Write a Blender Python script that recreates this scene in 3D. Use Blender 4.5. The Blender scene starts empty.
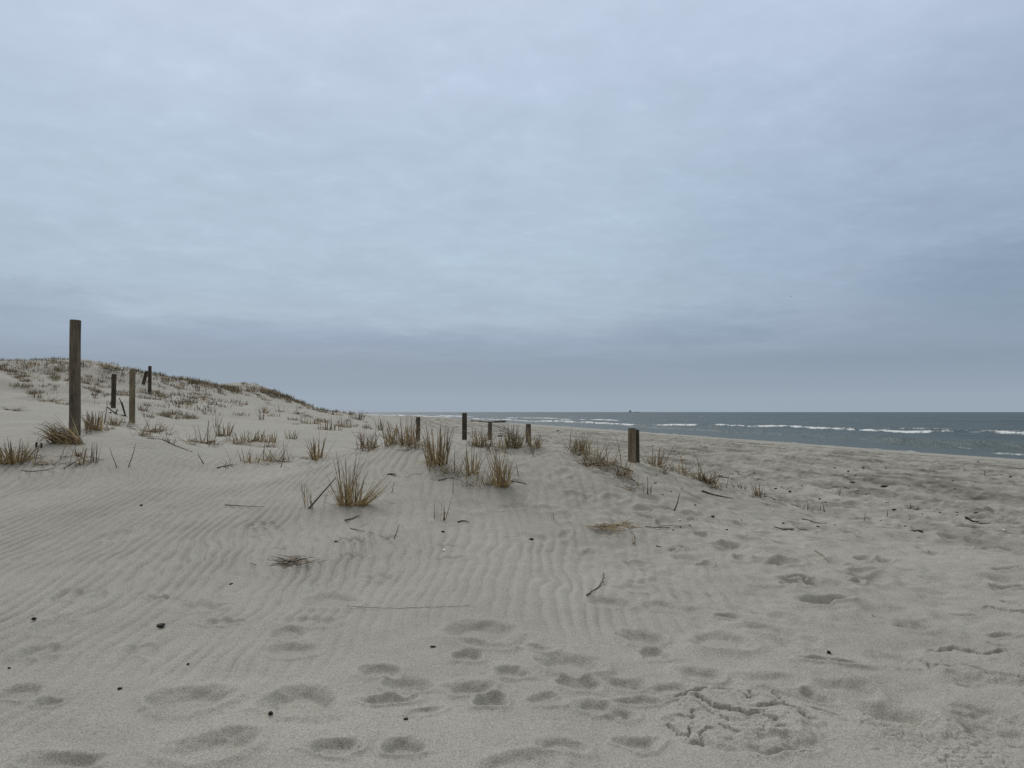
import bpy, math, random
import numpy as np
rng = np.random.default_rng(11)
random.seed(5)
scene = bpy.context.scene
COL = scene.collection
PI = math.pi
EYE = 4.0                      # camera height above the sea surface (z = 0)
F = 745.0
TH = math.atan(28.0 / F)

# ------------------------------------------------------------------ noise
def _hash(ix, iy, seed):
    h = (ix.astype(np.int64) * 374761393 + iy.astype(np.int64) * 668265263 + seed * 974711) & 0xFFFFFFFF
    h = ((h ^ (h >> 13)) * 1274126177) & 0xFFFFFFFF
    h = h ^ (h >> 16)
    return h
_PERM = np.random.default_rng(1234).permutation(1024).astype(np.int32)
_PERM2 = np.concatenate([_PERM, _PERM])
_GA = np.arange(1024)*(2*PI/1024)
_GX = np.cos(_GA).astype(np.float32); _GY = np.sin(_GA).astype(np.float32)
def perlin(x, y, seed=0):
    x = np.asarray(x, float); y = np.asarray(y, float)
    x0 = np.floor(x); y0 = np.floor(y)
    fx = (x - x0).astype(np.float32); fy = (y - y0).astype(np.float32)
    u = fx*fx*fx*(fx*(fx*6-15)+10); v = fy*fy*fy*(fy*(fy*6-15)+10)
    ix = (x0.astype(np.int32)*7 + seed*131) & 1023; ix1 = (ix+7) & 1023
    iy = (y0.astype(np.int32)*5 + seed*57) & 1023; iy1 = (iy+5) & 1023
    pa = _PERM[ix]; pb = _PERM[ix1]
    def g(p, i, dx, dy):
        h = _PERM2[p+i]
        return _GX[h]*dx + _GY[h]*dy
    n00 = g(pa, iy, fx, fy); n10 = g(pb, iy, fx-1, fy)
    n01 = g(pa, iy1, fx, fy-1); n11 = g(pb, iy1, fx-1, fy-1)
    a_ = n00+(n10-n00)*u
    return (a_ + (n01+(n11-n01)*u - a_)*v) * np.float32(1.5)
def fbm(x, y, seed=0, octs=3, gain=0.5, lac=2.03):
    s = 0; a = 1.0
    for k in range(octs):
        s = s + a*perlin(x*lac**k, y*lac**k, seed+k*17)
        a *= gain
    return s
def pits(x, y, seed, prob):
    """scattered bowl shaped hollows with a lip, one per cell at most"""
    x0 = np.floor(x); y0 = np.floor(y); out = np.zeros_like(x)
    for i in (-1, 0, 1):
        for j in (-1, 0, 1):
            cx, cy = x0+i, y0+j
            h = _hash(cx, cy, seed); h2 = _hash(cx, cy, seed+5)
            px = cx+.5+((h & 255)/255.-.5)*.8; py = cy+.5+(((h >> 8) & 255)/255.-.5)*.8
            on = ((h >> 16) & 255)/255. < prob
            r = .22+.16*((h2 & 255)/255.); a = ((h2 >> 8) & 255)/255.*3.0
            dx, dy = x-px, y-py
            u = (dx*np.cos(a)+dy*np.sin(a))/r; v = (-dx*np.sin(a)+dy*np.cos(a))/(r*.6)
            e2 = u*u+v*v
            out += on*(-np.exp(-e2*e2) + .45*np.exp(-(np.sqrt(e2)-1.45)**2*6))
    return out
def sstep(a, b, x):
    t = np.clip((x-a)/(b-a), 0, 1)
    return t*t*(3-2*t)

# ------------------------------------------------------------------ camera rays
def ray(px, py):
    u = (px-512.0)/F; v = (384.0-py)/F
    return np.array([u, math.cos(TH)-v*math.sin(TH), math.sin(TH)+v*math.cos(TH)])
def at_depth(px, py, d):
    r = ray(px, py); r = r*(d/r[1])
    return r[0], r[1], EYE + r[2]

# ------------------------------------------------------------------ terrain (broad shape)
SH = 0.196                     # the shore runs along x = x0 - SH*y
CN = 1/math.sqrt(1+SH*SH)
def pq(x, y):
    q = (y-SH*x)*CN
    t = np.maximum(q-170.0, 0.0)
    return (x+SH*y)*CN + 0.088*t*t/(t+60.0), q      # the coast swings inland far off
def base(x, y):
    p, q = pq(x, y)
    beach = 2.45 - 0.006*np.clip(p, 0, 30)
    slope = sstep(13, 34, p)
    beach = beach*(1-slope) + slope*(0.0627*(54.5-p))
    beach = np.maximum(beach, -7)
    off = 15 + 15*(1-sstep(35, 72, q))
    off = off + 1.5*np.sin(q/37.0+0.6)
    h = 4.5 - 2.3*sstep(88, 108, q) + 0.9*np.sin(q/53.0+1.1)*sstep(140, 200, q)
    dune = h*sstep(0.28, 1.0, -p/off)
    return beach + dune
CP = [
 (-120,768,3.2),(0,768,3.2),(256,768,3.2),(512,768,3.2),(768,768,3.2),(1024,768,3.2),(1140,768,3.2),
 (-150,600,5.9),(0,600,5.9),(256,600,5.9),(512,600,5.95),(768,600,6.05),(1024,600,6.1),
 (0,540,8.0),(130,540,8.05),(256,540,8.2),(400,540,8.2),(512,540,8.3),(640,540,8.6),(768,540,8.9),(1024,540,9.2),
 (340,508,9.5),(500,489,10.3),(430,468,11.2),(560,489,10.3),(520,452,11.9),(590,458,12.0),(633,463,12.2),(560,510,9.6),
 (655,470,12.4),(700,488,11.8),(760,500,12.4),(672,476,13.6),(740,487,14.8),(633,474,19),(700,471,20.5),(560,462,20),
 (463,447,12.5),(463,447,20),(463,447,27),(420,449,12.3),(418,441,28),(560,454,11.9),(528,448,27),(500,446,33),
 (390,448,13),(380,445,20),(360,436,26),(300,440,22),(320,459,14.5),(250,464,14),(180,466,13),(110,441,14.5),
 (75,430,15),(60,441,14.4),(20,463,12.6),(0,468,12),(0,500,9.8),(130,500,10),(250,500,10.2),(400,520,9),
 (133,424,27),(160,431,24),(170,428,30),(114,405,34),(200,441,20),(200,426,30),(245,442,20),(250,426,32),
 (300,430,28),(290,415,45),(220,412,40),(185,413,38),
 (0,412,22),(0,430,17),(40,405,27),(0,396,33),(0,375,43),(0,361,52),(60,362,54),(100,368,56),(100,386,45),
 (150,388,46),(150,373,60),(200,384,64),(200,396,52),(240,389,72),(265,391,80),(240,403,55),(278,399,85),(295,402,88),
 (316,402.5,90),(330,406,95),(334,414,92),(352,417,100),(385,422,95),(410,424,90),(392,418,140),(362,417,150),(350,416,185),(372,415.5,240),(390,432,58),(420,432,50),(320,413,60),(340,418,50),(370,428,40),(365,422,55),
 (850,466,23),(1024,470,21.5),(850,500,13.5),(1024,500,13.8),(950,560,8),
 (-120,358,50),(-120,412,21),(-120,470,11.8),(-120,520,8.6)]
_c = np.array([at_depth(*c) for c in CP])
SA, SL = 0.105, 0.24
def _feat(x, y):
    return np.arctan2(x, y)/SA, np.log(np.sqrt(x*x+y*y)+1e-6)/SL
_fa, _fl = _feat(_c[:,0], _c[:,1])
_K = np.exp(-0.5*((_fa[:,None]-_fa[None])**2 + (_fl[:,None]-_fl[None])**2))
_res = _c[:,2] - base(_c[:,0], _c[:,1])
_w = np.linalg.solve(_K.T@_K + 0.01*np.eye(len(CP)), _K.T@_res)
def smooth_h(x, y):
    x = np.asarray(x, float); y = np.asarray(y, float)
    shp = np.broadcast(x, y).shape
    xf = np.broadcast_to(x, shp).ravel(); yf = np.broadcast_to(y, shp).ravel()
    a, l = _feat(xf, yf)
    z = base(xf, yf)
    for k in range(len(CP)):
        z = z + _w[k]*np.exp(-0.5*((a-_fa[k])**2+(l-_fl[k])**2))
    return z.reshape(shp)
_rr = np.exp(np.linspace(math.log(2.2), math.log(300.0), 420))
def hit(px, py):
    """where the line of sight meets the broad terrain (None when it meets only sky)"""
    r = ray(px, py); r = r/math.hypot(r[0], r[1])
    rr = _rr
    for _ in range(2):
        d = EYE + r[2]*rr - smooth_h(r[0]*rr, r[1]*rr)
        k = np.nonzero(d < 0)[0]
        if len(k) == 0: return None
        k = max(k[0], 1)
        rr = np.linspace(rr[k-1], rr[k], 14)
    return r[0]*rr[7], r[1]*rr[7]

# ------------------------------------------------------------------ relief (ripples, prints, tracks, crust)
PRINTS = []   # x, y, long, short, angle, depth
def print_px(px, py, wpx, hpx, tilt=0.0, depth=0.03):
    x, y = hit(px, py)
    dist = math.hypot(x, y); s = dist/F
    graz = max(0.12, (EYE-float(smooth_h(x, y)))/dist)
    L = wpx*s*0.5; W = min(hpx*s/graz*0.5, L*1.25)
    PRINTS.append((x, y, L, W, tilt, depth))
for a in [(190,700,76,22,.1,.04),(302,700,70,26,0,.042),(213,746,80,26,.7,.035),(380,672,42,14,.2,.03),(408,686,46,18,-.2,.03),
          (20,692,38,12,0,.028),(47,703,20,9,0,.02),(42,650,36,10,.3,.02),(72,597,32,8,0,.018),(120,534,36,7,0,.02),
          (170,510,26,5,0,.016),(480,629,72,18,.15,.042),(500,643,64,13,.35,.026),(467,656,30,13,0,.03),(570,664,68,22,-.1,.042),
          (512,672,36,13,.2,.03),(470,688,48,16,.3,.032),(493,700,32,15,-.2,.034),(642,638,46,22,0,.04),(610,602,44,20,.2,.035),
          (632,590,34,15,.3,.03),(578,683,42,16,0,.03),(628,685,42,14,0,.028),(596,708,42,16,0,.03),(622,716,34,12,0,.025),
          (405,746,42,16,0,.03),(335,748,50,16,.5,.026),(290,634,34,10,0,.018),(292,650,54,12,.2,.022),(332,601,54,14,.2,.028),
          (308,622,60,10,.2,.02),(380,577,30,8,0,.02),(60,762,70,16,0,.03),(740,552,48,15,0,.035),(768,567,52,11,0,.026),
          (720,640,58,18,0,.036),(703,676,44,15,0,.03),(826,583,46,9,0,.032),(866,578,42,9,0,.03),(815,602,38,9,0,.028),
          (890,612,54,14,-.3,.036),(912,628,30,10,0,.028),(957,580,46,9,0,.026),(1002,581,40,9,0,.028),(870,546,40,7,0,.024),
          (930,590,36,8,0,.024),(800,640,40,12,0,.02),(785,616,34,9,0,.02),(775,680,60,16,0,.024),(660,607,36,10,0,.026),
          (690,612,30,9,0,.022),(655,655,30,12,0,.026),(672,690,40,14,0,.025),(548,700,36,14,0,.022),(640,745,44,16,0,.026),
          (560,745,50,16,0,.02),(445,520,34,6,0,.018),(470,505,30,6,0,.016),(560,517,26,5,0,.016),(620,515,30,5,0,.018),
          (700,540,36,8,0,.022),(668,525,32,6,0,.018),(850,690,50,18,.2,.028),(890,660,40,14,0,.024),(900,720,60,22,0,.03)]:
    print_px(*a)
_used = [(p[0], p[1]) for p in PRINTS]
def scatter_prints(n, fn, dlo, dhi, gap=0.2):
    k = 0; tries = 0
    while k < n and tries < n*40:
        tries += 1
        x, y = fn()
        if any((x-a)**2+(y-b)**2 < gap*gap for a, b in _used): continue
        _used.append((x, y))
        L_ = random.choice([random.uniform(.06,.11), random.uniform(.11,.17), random.uniform(.15,.24)]); PRINTS.append((x, y, L_, L_*random.uniform(.38,.7), random.gauss(.15,.5), random.uniform(dlo,dhi)*(.5+L_*3.5)))
        k += 1
scatter_prints(190, lambda: (random.uniform(1.6, 9.5), random.uniform(2.6, 13)), .02, .042)
scatter_prints(9, lambda: (random.uniform(-0.9, 1.6), random.uniform(3.0, 4.9)), .012, .026)
scatter_prints(14, lambda: (random.uniform(-4.5, -1.0), random.uniform(3.0, 6.0)), .010, .02, .5)
scatter_prints(30, lambda: (random.uniform(-3, 4.0), random.uniform(7.0, 11.0)), .008, .018, .4)
CRUST = []    # x, y, rx, ry, n cells, seed, lift
def crust_px(px, py, wpx, hpx, n, lift, seed):
    x, y = hit(px, py); dist = math.hypot(x, y); s = dist/F
    graz = (EYE-float(smooth_h(x, y)))/dist
    CRUST.append((x, y, wpx*s*.5, hpx*s/graz*.5, n, seed, lift))
crust_px(738, 718, 150, 66, 46, .0035, 3)
crust_px(985, 665, 130, 30, 26, .003, 8)
crust_px(1010, 605, 60, 10, 6, .010, 12)
crust_px(935, 745, 130, 60, 90, .006, 21)
PITS = []
def pit_px(px, py, wpx, hpx, depth):
    x, y = hit(px, py); dist = math.hypot(x, y); s = dist/F
    graz = (EYE-float(smooth_h(x, y)))/dist
    PITS.append((x, y, wpx*s*.5, hpx*s/graz*.5, depth))
pit_px(1003, 728, 70, 36, .035)
pit_px(757, 724, 60, 14, .014)
CRACKS = []   # polyline on the sand, trench width, depth, drop on the near side
def crack(ox, oy, sc, pts, w=.009, dp=.02, drop=0.0):
    CRACKS.append(([hit(ox+a/sc, oy+b/sc) for a, b in pts], w, dp, drop))
for pts, dp, dr in [
 ([(245,255),(345,320),(430,330),(520,345),(570,370),(620,350)], .03, .035),([(455,190),(550,255),(575,275)], .022, 0),
 ([(580,265),(585,205),(610,205)], .022, 0),([(660,215),(745,295),(795,290),(795,265),(720,210)], .02, 0),
 ([(630,320),(750,310),(860,320),(940,385)], .02, .03),([(100,260),(240,225),(340,190),(440,185)], .022, .012),
 ([(120,385),(205,400),(210,350)], .022, .01),([(245,290),(345,365)], .022, .01),([(60,420),(120,480),(185,500),(190,460)], .02, .01),
 ([(200,530),(265,540),(260,490),(330,465)], .02, .012),([(380,440),(470,480),(520,485)], .018, .012),([(520,455),(600,450),(650,440)], .02, .012),
 ([(720,455),(800,460)], .016, .01),([(700,590),(820,570),(960,575)], .016, .012),([(390,385),(440,415)], .018, .01),([(670,365),(750,400)], .018, .012)]:
    crack(660, 660, 6.4, pts, .0058, dp*1.2, dr*.42)
for pts, dp, dr in [
 ([(235,240),(330,232),(430,250),(480,268),(560,255)], .03, .035),([(190,295),(240,320),(330,325)], .022, .012),
 ([(380,315),(500,355),(620,375),(700,390)], .022, .012),([(515,28),(600,42),(720,48)], .03, .035),
([(400,655),(450,660)], .02, .01),([(365,375),(410,385)], .018, .01),([(500,205),(560,218)], .02, .012)]:
    crack(880, 600, 4.57, pts, .008, dp*1.1, dr*.4)
TRACKS = [9.6, 11.2, 11.8, 13.0, 14.6, 16.0, 16.9, 18.4, 19.3, 21.5, 24.0, 25.6]
MOUNDS = []   # x, y, radius, height : sand caught round tufts

def relief(x, y):
    d = np.sqrt(x*x+y*y)
    p, q = pq(x, y)
    z = np.zeros_like(x)
    # broad soft undulation
    z += 0.035*fbm(x/2.3, y/2.3, 3, 2)*sstep(4, 9, d)
    dune = sstep(-6, -16, p)*sstep(20, 40, d)
    z += dune*(0.35*fbm(x/9, y/9, 5, 3) + 0.06*fbm(x/1.5, y/1.5, 6, 2))
    beach = sstep(0, 1.3, p - 4.8 - .45*np.clip(12.4-y, 0, 7) + .5*perlin(x/.9, y/.9, 4))*(1-.88*sstep(17, 25, p))*(1-sstep(31, 37, p))*sstep(7.5, 10.5, d)
    # wind ripples, crests running away from the camera
    xn = -np.log1p(np.exp(-2.2*(x+.3)))/2.2; xn = 3.2*np.tanh(xn/3.2); xp = np.log1p(np.exp(2.2*(x-1.2)))/2.2
    wx = x - 0.058*xn*(y-6.5) - 0.03*xp*(y-6.5)
    ph = wx + 0.085*fbm(x/0.8, y/1.3, 9, 3) + 0.35*fbm(x/4.0, y/5.0, 10, 1)
    ph = ph/0.124
    rip = (np.sin(2*PI*ph) + 0.25*np.sin(4*PI*ph+0.8))*(1+.35*perlin(x/.25, y/.7, 11))
    m = np.clip(0.95 + 0.5*fbm(x/1.3+7, y/2.2, 12, 2), 0.3, 1.25)
    m = m*(1-sstep(1.6, 3.4, p-0.12*y))*sstep(4.5, 6.0, d+0.12*np.clip(-x,0,3)+.8*perlin(x/.8,y/.8,13))*(1-sstep(15, 20, d))
    if len(x) > 60:
        keep = np.ones_like(x)
        for (cx, cy, L, W, an, dp) in PRINTS:
            if dp < .021: continue
            rr_ = max(L, W)*1.2
            s_ = np.nonzero((np.abs(x-cx) < 2*rr_) & (np.abs(y-cy) < 2*rr_))[0]
            keep[s_] *= 1-np.exp(-(((x[s_]-cx)/rr_)**2+((y[s_]-cy)/rr_)**2)**2)
        m = m*keep
    z += 0.0066*rip*m*(1.05+.95*sstep(0,-2,x))
    # a second softer field on the right
    m2 = np.clip(0.5*fbm(x/1.1+3, y/1.7, 14, 2)+0.2, 0, 1)*sstep(1.0, 2.5, p)*(1-sstep(12, 16, d))
    z += 0.008*np.sin(2*PI*(x*0.9+0.25*y+0.12*fbm(x/.8, y/.8, 15, 1))/0.12)*m2
    # trampled soft sand on the right
    tr = sstep(1.2, 3.2, p+0.2*fbm(x, y, 18, 1))*(1-sstep(31, 36, p))*(1-dune)
    z += tr*(1-beach)*(0.02*fbm(x/.42, y/.42, 20, 2)+ 0.014*np.abs(perlin(x/.2, y/.26, 22)))*(1-sstep(14, 22, d)*0.5)
    z += tr*(0.022*np.abs(perlin(p/.33, q/.62, 24)) + .010*perlin(p/.11, q/.2, 25))*(1-beach)*sstep(5,8,d)
    z += 0.012*fbm(x/.55+5, y/.5, 27, 2)*(1-m*0.7)*(1-sstep(12, 25, d))
    # churned beach
    n1 = fbm(p/0.75, q/1.3, 30, 3, .55)
    n2 = fbm(p/0.32, q/0.5, 33, 2)
    z += beach*(0.050*n1 - 0.052*np.abs(n2) + 0.02 + 0.022*perlin(p/.16, q/.28, 35))
    z += beach*.042*pits((p+.1*n2)/.62, q/.72, 37, .62)*(1-sstep(24, 32, p))
    z += tr*(1-beach)*.032*pits((x+.08*fbm(x/.3, y/.3, 38, 1))/.5, y/.5, 39, .45)*sstep(5.5, 8, d)
    for k, t in enumerate(TRACKS):
        c = t*CN + 0.25*np.sin(q/9.0+k*1.7) + 0.5*np.sin(q/31.0+k)
        w = 0.17
        act = np.clip(0.6+1.2*perlin(q/7.0+k*9.1, q*0+k, 40), 0, 1)
        e = (p-c)/w
        z += act*(-0.085*np.exp(-e**4) + 0.045*np.exp(-(np.abs(e)-1.6)**2*3))*beach
        z += act*beach*0.014*np.sin(q*2*PI/0.22)*np.exp(-e**4)
    # smooth run of sand above the water
    z += 0.05*fbm(p/6, q/14, 36, 2)*sstep(29, 34, p)*(1-sstep(60, 70, p))
    # prints
    near = d < 15
    xs = x[near]; ys = y[near]
    if len(xs):
        zz = np.zeros_like(xs)
        ox = 0.02*fbm(xs/.13, ys/.13, 50, 2); oy = 0.02*fbm(xs/.13+9, ys/.13, 52, 2)
        few = len(xs) < 60
        for i, (cx, cy, L, W, an, dp) in enumerate(PRINTS):
            if few and (abs(xs[0]-cx) > .6 or abs(ys[0]-cy) > .6): continue
            R = max(L, W)*2.2
            s = np.nonzero((np.abs(xs-cx) < R) & (np.abs(ys-cy) < R))[0]
            if not len(s): continue
            dx = xs[s]+ox[s]-cx; dy = ys[s]+oy[s]-cy
            ca, sa = math.cos(an), math.sin(an)
            a = (dx*ca+dy*sa)/L; b = (-dx*sa+dy*ca)/W
            b = b + 0.25*a*a*(1 if i % 2 else -1) + 0.12*a
            e = np.sqrt(a*a+b*b)
            bowl = -(1-sstep(0.5, 1.05, e))
            rim = np.exp(-((e-1.13)/np.where(e < 1.13, .12, .26))**2)*(0.6-0.4*np.tanh(1.6*b))
            zz[s] += 1.15*dp*(bowl*(1+0.25*a) + 0.46*rim)
        ff = perlin(xs/.05, ys/.05, 55)
        for (cx, cy, rx, ry, dp) in PITS:
            dx = (xs-cx)/rx; dy = (ys-cy)/ry
            e = np.sqrt(dx*dx+dy*dy)+0.12*fbm(xs/.11, ys/.11, 57, 2)
            zz += -dp*(1-sstep(0.62, 0.98, e)) + dp*0.2*np.exp(-((e-1.2)/.2)**2)
            zz += 0.008*ff*(e < 0.8)
        for (cx, cy, rx, ry, n, sd, lift) in CRUST:
            s = np.nonzero((np.abs(xs-cx) < rx*1.5) & (np.abs(ys-cy) < ry*1.5))[0]
            if not len(s): continue
            g = np.random.default_rng(sd)
            pts = g.uniform(-1.1, 1.1, (n, 2)); hts = g.uniform(0.2, 0.8, n); tl = g.uniform(-1, 1, (n, 2))
            dx = (xs[s]-cx)/rx; dy = (ys[s]-cy)/ry
            wx_ = dx + 0.10*fbm(xs[s]/.09, ys[s]/.09, 60+sd, 2); wy_ = dy + 0.14*fbm(xs[s]/.09+4, ys[s]/.09, 62+sd, 2)
            D = np.sqrt((wx_[:,None]-pts[None,:,0])**2 + ((wy_[:,None]-pts[None,:,1])*(ry/rx+0.3))**2)
            o = np.argsort(D, axis=1)[:, :2]
            i0 = o[:,0]; d0 = D[np.arange(len(s)), i0]; d1 = D[np.arange(len(s)), o[:,1]]
            mask = 1-sstep(0.72, 1.02, np.sqrt(dx*dx+dy*dy)+0.18*fbm(xs[s]/.15, ys[s]/.15, 66+sd, 2))
            gapm = (1-sstep(0.012, 0.045, d1-d0))*1.2
            pl = hts[i0] + 0.9*(tl[i0,0]*(wx_-pts[i0,0]) + tl[i0,1]*(wy_-pts[i0,1]))
            keep = (g.uniform(0, 1, n) > 0.25)[i0]
            zz[s] += mask*lift*(np.clip(pl, -0.6, 1.6) - 1.1*gapm*keep)
            zz[s] += mask*0.0042*fbm(xs[s]/.035, ys[s]/.035, 70, 2) + (.030 if lift < .004 else 0)*(1-sstep(.72, .98, np.sqrt(dx*dx+dy*dy)+.12*fbm(xs[s]/.12, ys[s]/.12, 68+sd, 2)))
        for (pl, w, dp, drop) in CRACKS:
            P = np.array(pl); lo = P.min(0)-.2; hi = P.max(0)+.2
            s = np.nonzero((xs > lo[0]) & (xs < hi[0]) & (ys > lo[1]) & (ys < hi[1]))[0]
            if not len(s): continue
            jx = xs[s]+.012*fbm(xs[s]/.05, ys[s]/.05, 75, 2); jy = ys[s]+.016*fbm(xs[s]/.05+3, ys[s]/.06, 77, 2)
            best = np.full(len(s), 9.0); sd_near = np.zeros(len(s))
            for i in range(len(P)-1):
                a, b = P[i], P[i+1]; v = b-a; L2 = (v*v).sum()+1e-9
                t = np.clip(((jx-a[0])*v[0]+(jy-a[1])*v[1])/L2, 0, 1)
                ddx = jx-(a[0]+t*v[0]); ddy = jy-(a[1]+t*v[1])
                dd = np.sqrt(ddx*ddx+ddy*ddy); up = dd < best
                best = np.where(up, dd, best); sd_near = np.where(up, -ddy, sd_near)
            zz[s] += -dp*np.exp(-(best/w)**2) - drop*np.where(sd_near > 0, np.exp(-(best/.055)**2), 0) + .3*drop*np.where(sd_near <= 0, np.exp(-(best/.05)**2), 0)
        # grainy, lumpy skin
        zz += 0.0016*perlin(xs/.035, ys/.035, 73)*(1-sstep(5, 9, np.sqrt(xs*xs+ys*ys)))
        z[near] += zz
    for (cx, cy, R, H) in MOUNDS:
        s = (np.abs(x-cx) < 3*R) & (np.abs(y-cy) < 3*R)
        if s.any():
            dx = (x[s]-cx)/R; dy = (y[s]-cy)/R
            z[s] += H*np.exp(-0.9*(dx*dx+dy*dy))
    return z
def ground(x, y):
    xa = np.atleast_1d(np.asarray(x, float)); ya = np.atleast_1d(np.asarray(y, float))
    return smooth_h(xa, ya) + relief(xa.copy(), ya.copy())
def gz(x, y): return float(ground(x, y)[0])

# ------------------------------------------------------------------ materials
def mat(name):
    m = bpy.data.materials.new(name); m.use_nodes = True
    nt = m.node_tree; nt.nodes.clear()
    out = nt.nodes.new('ShaderNodeOutputMaterial')
    b = nt.nodes.new('ShaderNodeBsdfPrincipled')
    nt.links.new(b.outputs[0], out.inputs[0])
    return m, nt, b
def N(nt, t, **kw):
    n = nt.nodes.new(t)
    for k, v in kw.items(): setattr(n, k, v)
    return n
def noise(nt, vec, scale, detail=3, rough=.55, dist=0):
    n = N(nt, 'ShaderNodeTexNoise'); n.inputs['Scale'].default_value = scale
    n.inputs['Detail'].default_value = detail; n.inputs['Roughness'].default_value = rough
    n.inputs['Distortion'].default_value = dist
    nt.links.new(vec, n.inputs['Vector']); return n.outputs[0]
def ramp(nt, fac, stops, interp='LINEAR'):
    r = N(nt, 'ShaderNodeValToRGB'); r.color_ramp.interpolation = interp
    e = r.color_ramp.elements
    while len(e) < len(stops): e.new(0.5)
    for i, (pos, c) in enumerate(stops):
        e[i].position = pos; e[i].color = (*c, 1) if len(c) == 3 else c
    nt.links.new(fac, r.inputs[0]); return r.outputs[0]
def g1(v): return (v, v, v)
def mixc(nt, mode, fac, a, b):
    m = N(nt, 'ShaderNodeMix', data_type='RGBA', blend_type=mode)
    for sock, v in ((m.inputs[0], fac), (m.inputs[6], a), (m.inputs[7], b)):
        if hasattr(v, 'default_value') or hasattr(v, 'links'): nt.links.new(v, sock)
        elif isinstance(v, (int, float)): sock.default_value = v
        else: sock.default_value = (*v, 1)
    return m.outputs[2]
def math_n(nt, op, a, b=None, c=None, clamp=False):
    m = N(nt, 'ShaderNodeMath', operation=op); m.use_clamp = clamp
    for i, v in enumerate((a, b, c)):
        if v is None: continue
        if isinstance(v, (int, float)): m.inputs[i].default_value = v
        else: nt.links.new(v, m.inputs[i])
    return m.outputs[0]
def mapr(nt, v, a, b, c=0., d=1., smooth=True):
    m = N(nt, 'ShaderNodeMapRange'); m.interpolation_type = 'SMOOTHSTEP' if smooth else 'LINEAR'
    m.inputs[1].default_value = a; m.inputs[2].default_value = b; m.inputs[3].default_value = c; m.inputs[4].default_value = d
    nt.links.new(v, m.inputs[0]); return m.outputs[0]
def bump(nt, h, strength, dist, nrm=None):
    b = N(nt, 'ShaderNodeBump'); b.inputs['Strength'].default_value = strength; b.inputs['Distance'].default_value = dist
    nt.links.new(h, b.inputs['Height'])
    if nrm is not None: nt.links.new(nrm, b.inputs['Normal'])
    return b.outputs[0]

def sand_material():
    m, nt, b = mat('sand')
    geo = N(nt, 'ShaderNodeNewGeometry'); P = geo.outputs['Position']
    big = noise(nt, P, 0.45, 4, .6)
    med = noise(nt, P, 5.0, 4, .65)
    col = ramp(nt, big, [(.3, SAND_A), (.7, SAND_B)])
    col = mixc(nt, 'MULTIPLY', 1.0, col, ramp(nt, med, [(.3, g1(.93)), (.7, g1(1.05))]))
    gr = noise(nt, P, 210, 2, .8)
    col = mixc(nt, 'MULTIPLY', 1.0, col, ramp(nt, gr, [(.30, g1(.40)), (.47, g1(1.0)), (.70, g1(1.40))]))
    gr2 = noise(nt, P, 95, 2, .7)
    col = mixc(nt, 'MULTIPLY', 1.0, col, ramp(nt, gr2, [(.32, g1(.74)), (.48, g1(1.0)), (.68, g1(1.17))]))
    # dark mineral flecks
    v = N(nt, 'ShaderNodeTexVoronoi'); v.inputs['Scale'].default_value = 95; nt.links.new(P, v.inputs['Vector'])
    fl = mapr(nt, v.outputs['Distance'], .10, .22, 0.55, 1.0)
    sepc = N(nt, 'ShaderNodeSeparateColor'); nt.links.new(v.outputs['Color'], sepc.inputs[0])
    pick = mapr(nt, sepc.outputs[0], .72, .76, 0, 1)
    flm = mixc(nt, 'MIX', pick, (1, 1, 1), fl)
    col = mixc(nt, 'MULTIPLY', 1.0, col, flm)
    # shore-parallel streaks of coarse dark sand on the beach
    mp = N(nt, 'ShaderNodeMapping'); nt.links.new(P, mp.inputs[0])
    mp.inputs['Rotation'].default_value = (0, 0, -math.atan(SH))
    mp.inputs['Scale'].default_value = (1.1, .14, 0.0)
    st = noise(nt, mp.outputs[0], 1.0, 5, .65)
    att = N(nt, 'ShaderNodeAttribute', attribute_name='zone')
    sx = N(nt, 'ShaderNodeSeparateColor'); nt.links.new(att.outputs['Color'], sx.inputs[0])
    stc = ramp(nt, st, [(.36, (.76, .755, .745)), (.52, (.98, .98, .98)), (.66, (1.05, 1.05, 1.04))])
    col = mixc(nt, 'MULTIPLY', sx.outputs[0], col, stc)
    pa = noise(nt, P, 1.5, 5, .7)
    pac = ramp(nt, pa, [(.36, (.60, .595, .58)), (.48, (.96, .96, .96)), (.64, (1.10, 1.10, 1.10))])
    col = mixc(nt, 'MULTIPLY', sx.outputs[0], col, pac)
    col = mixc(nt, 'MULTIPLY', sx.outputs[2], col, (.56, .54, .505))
    wet = sx.outputs[1]
    col = mixc(nt, 'MULTIPLY', wet, col, (.55, .53, .50))
    nt.links.new(col, b.inputs['Base Color'])
    ro = mapr(nt, wet, 0, 1, .95, .45); nt.links.new(ro, b.inputs['Roughness'])
    b.inputs['Specular IOR Level'].default_value = .15
    h1 = noise(nt, P, 26, 3, .6); h2 = noise(nt, P, 160, 2, .7)
    nb = bump(nt, h1, .45, .006); nb = bump(nt, h2, .6, .003, nb)
    nt.links.new(nb, b.inputs['Normal'])
    return m
SAND_A, SAND_B = (.279, .273, .244), (.335, .328, .294)
M_SAND = sand_material()

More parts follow.
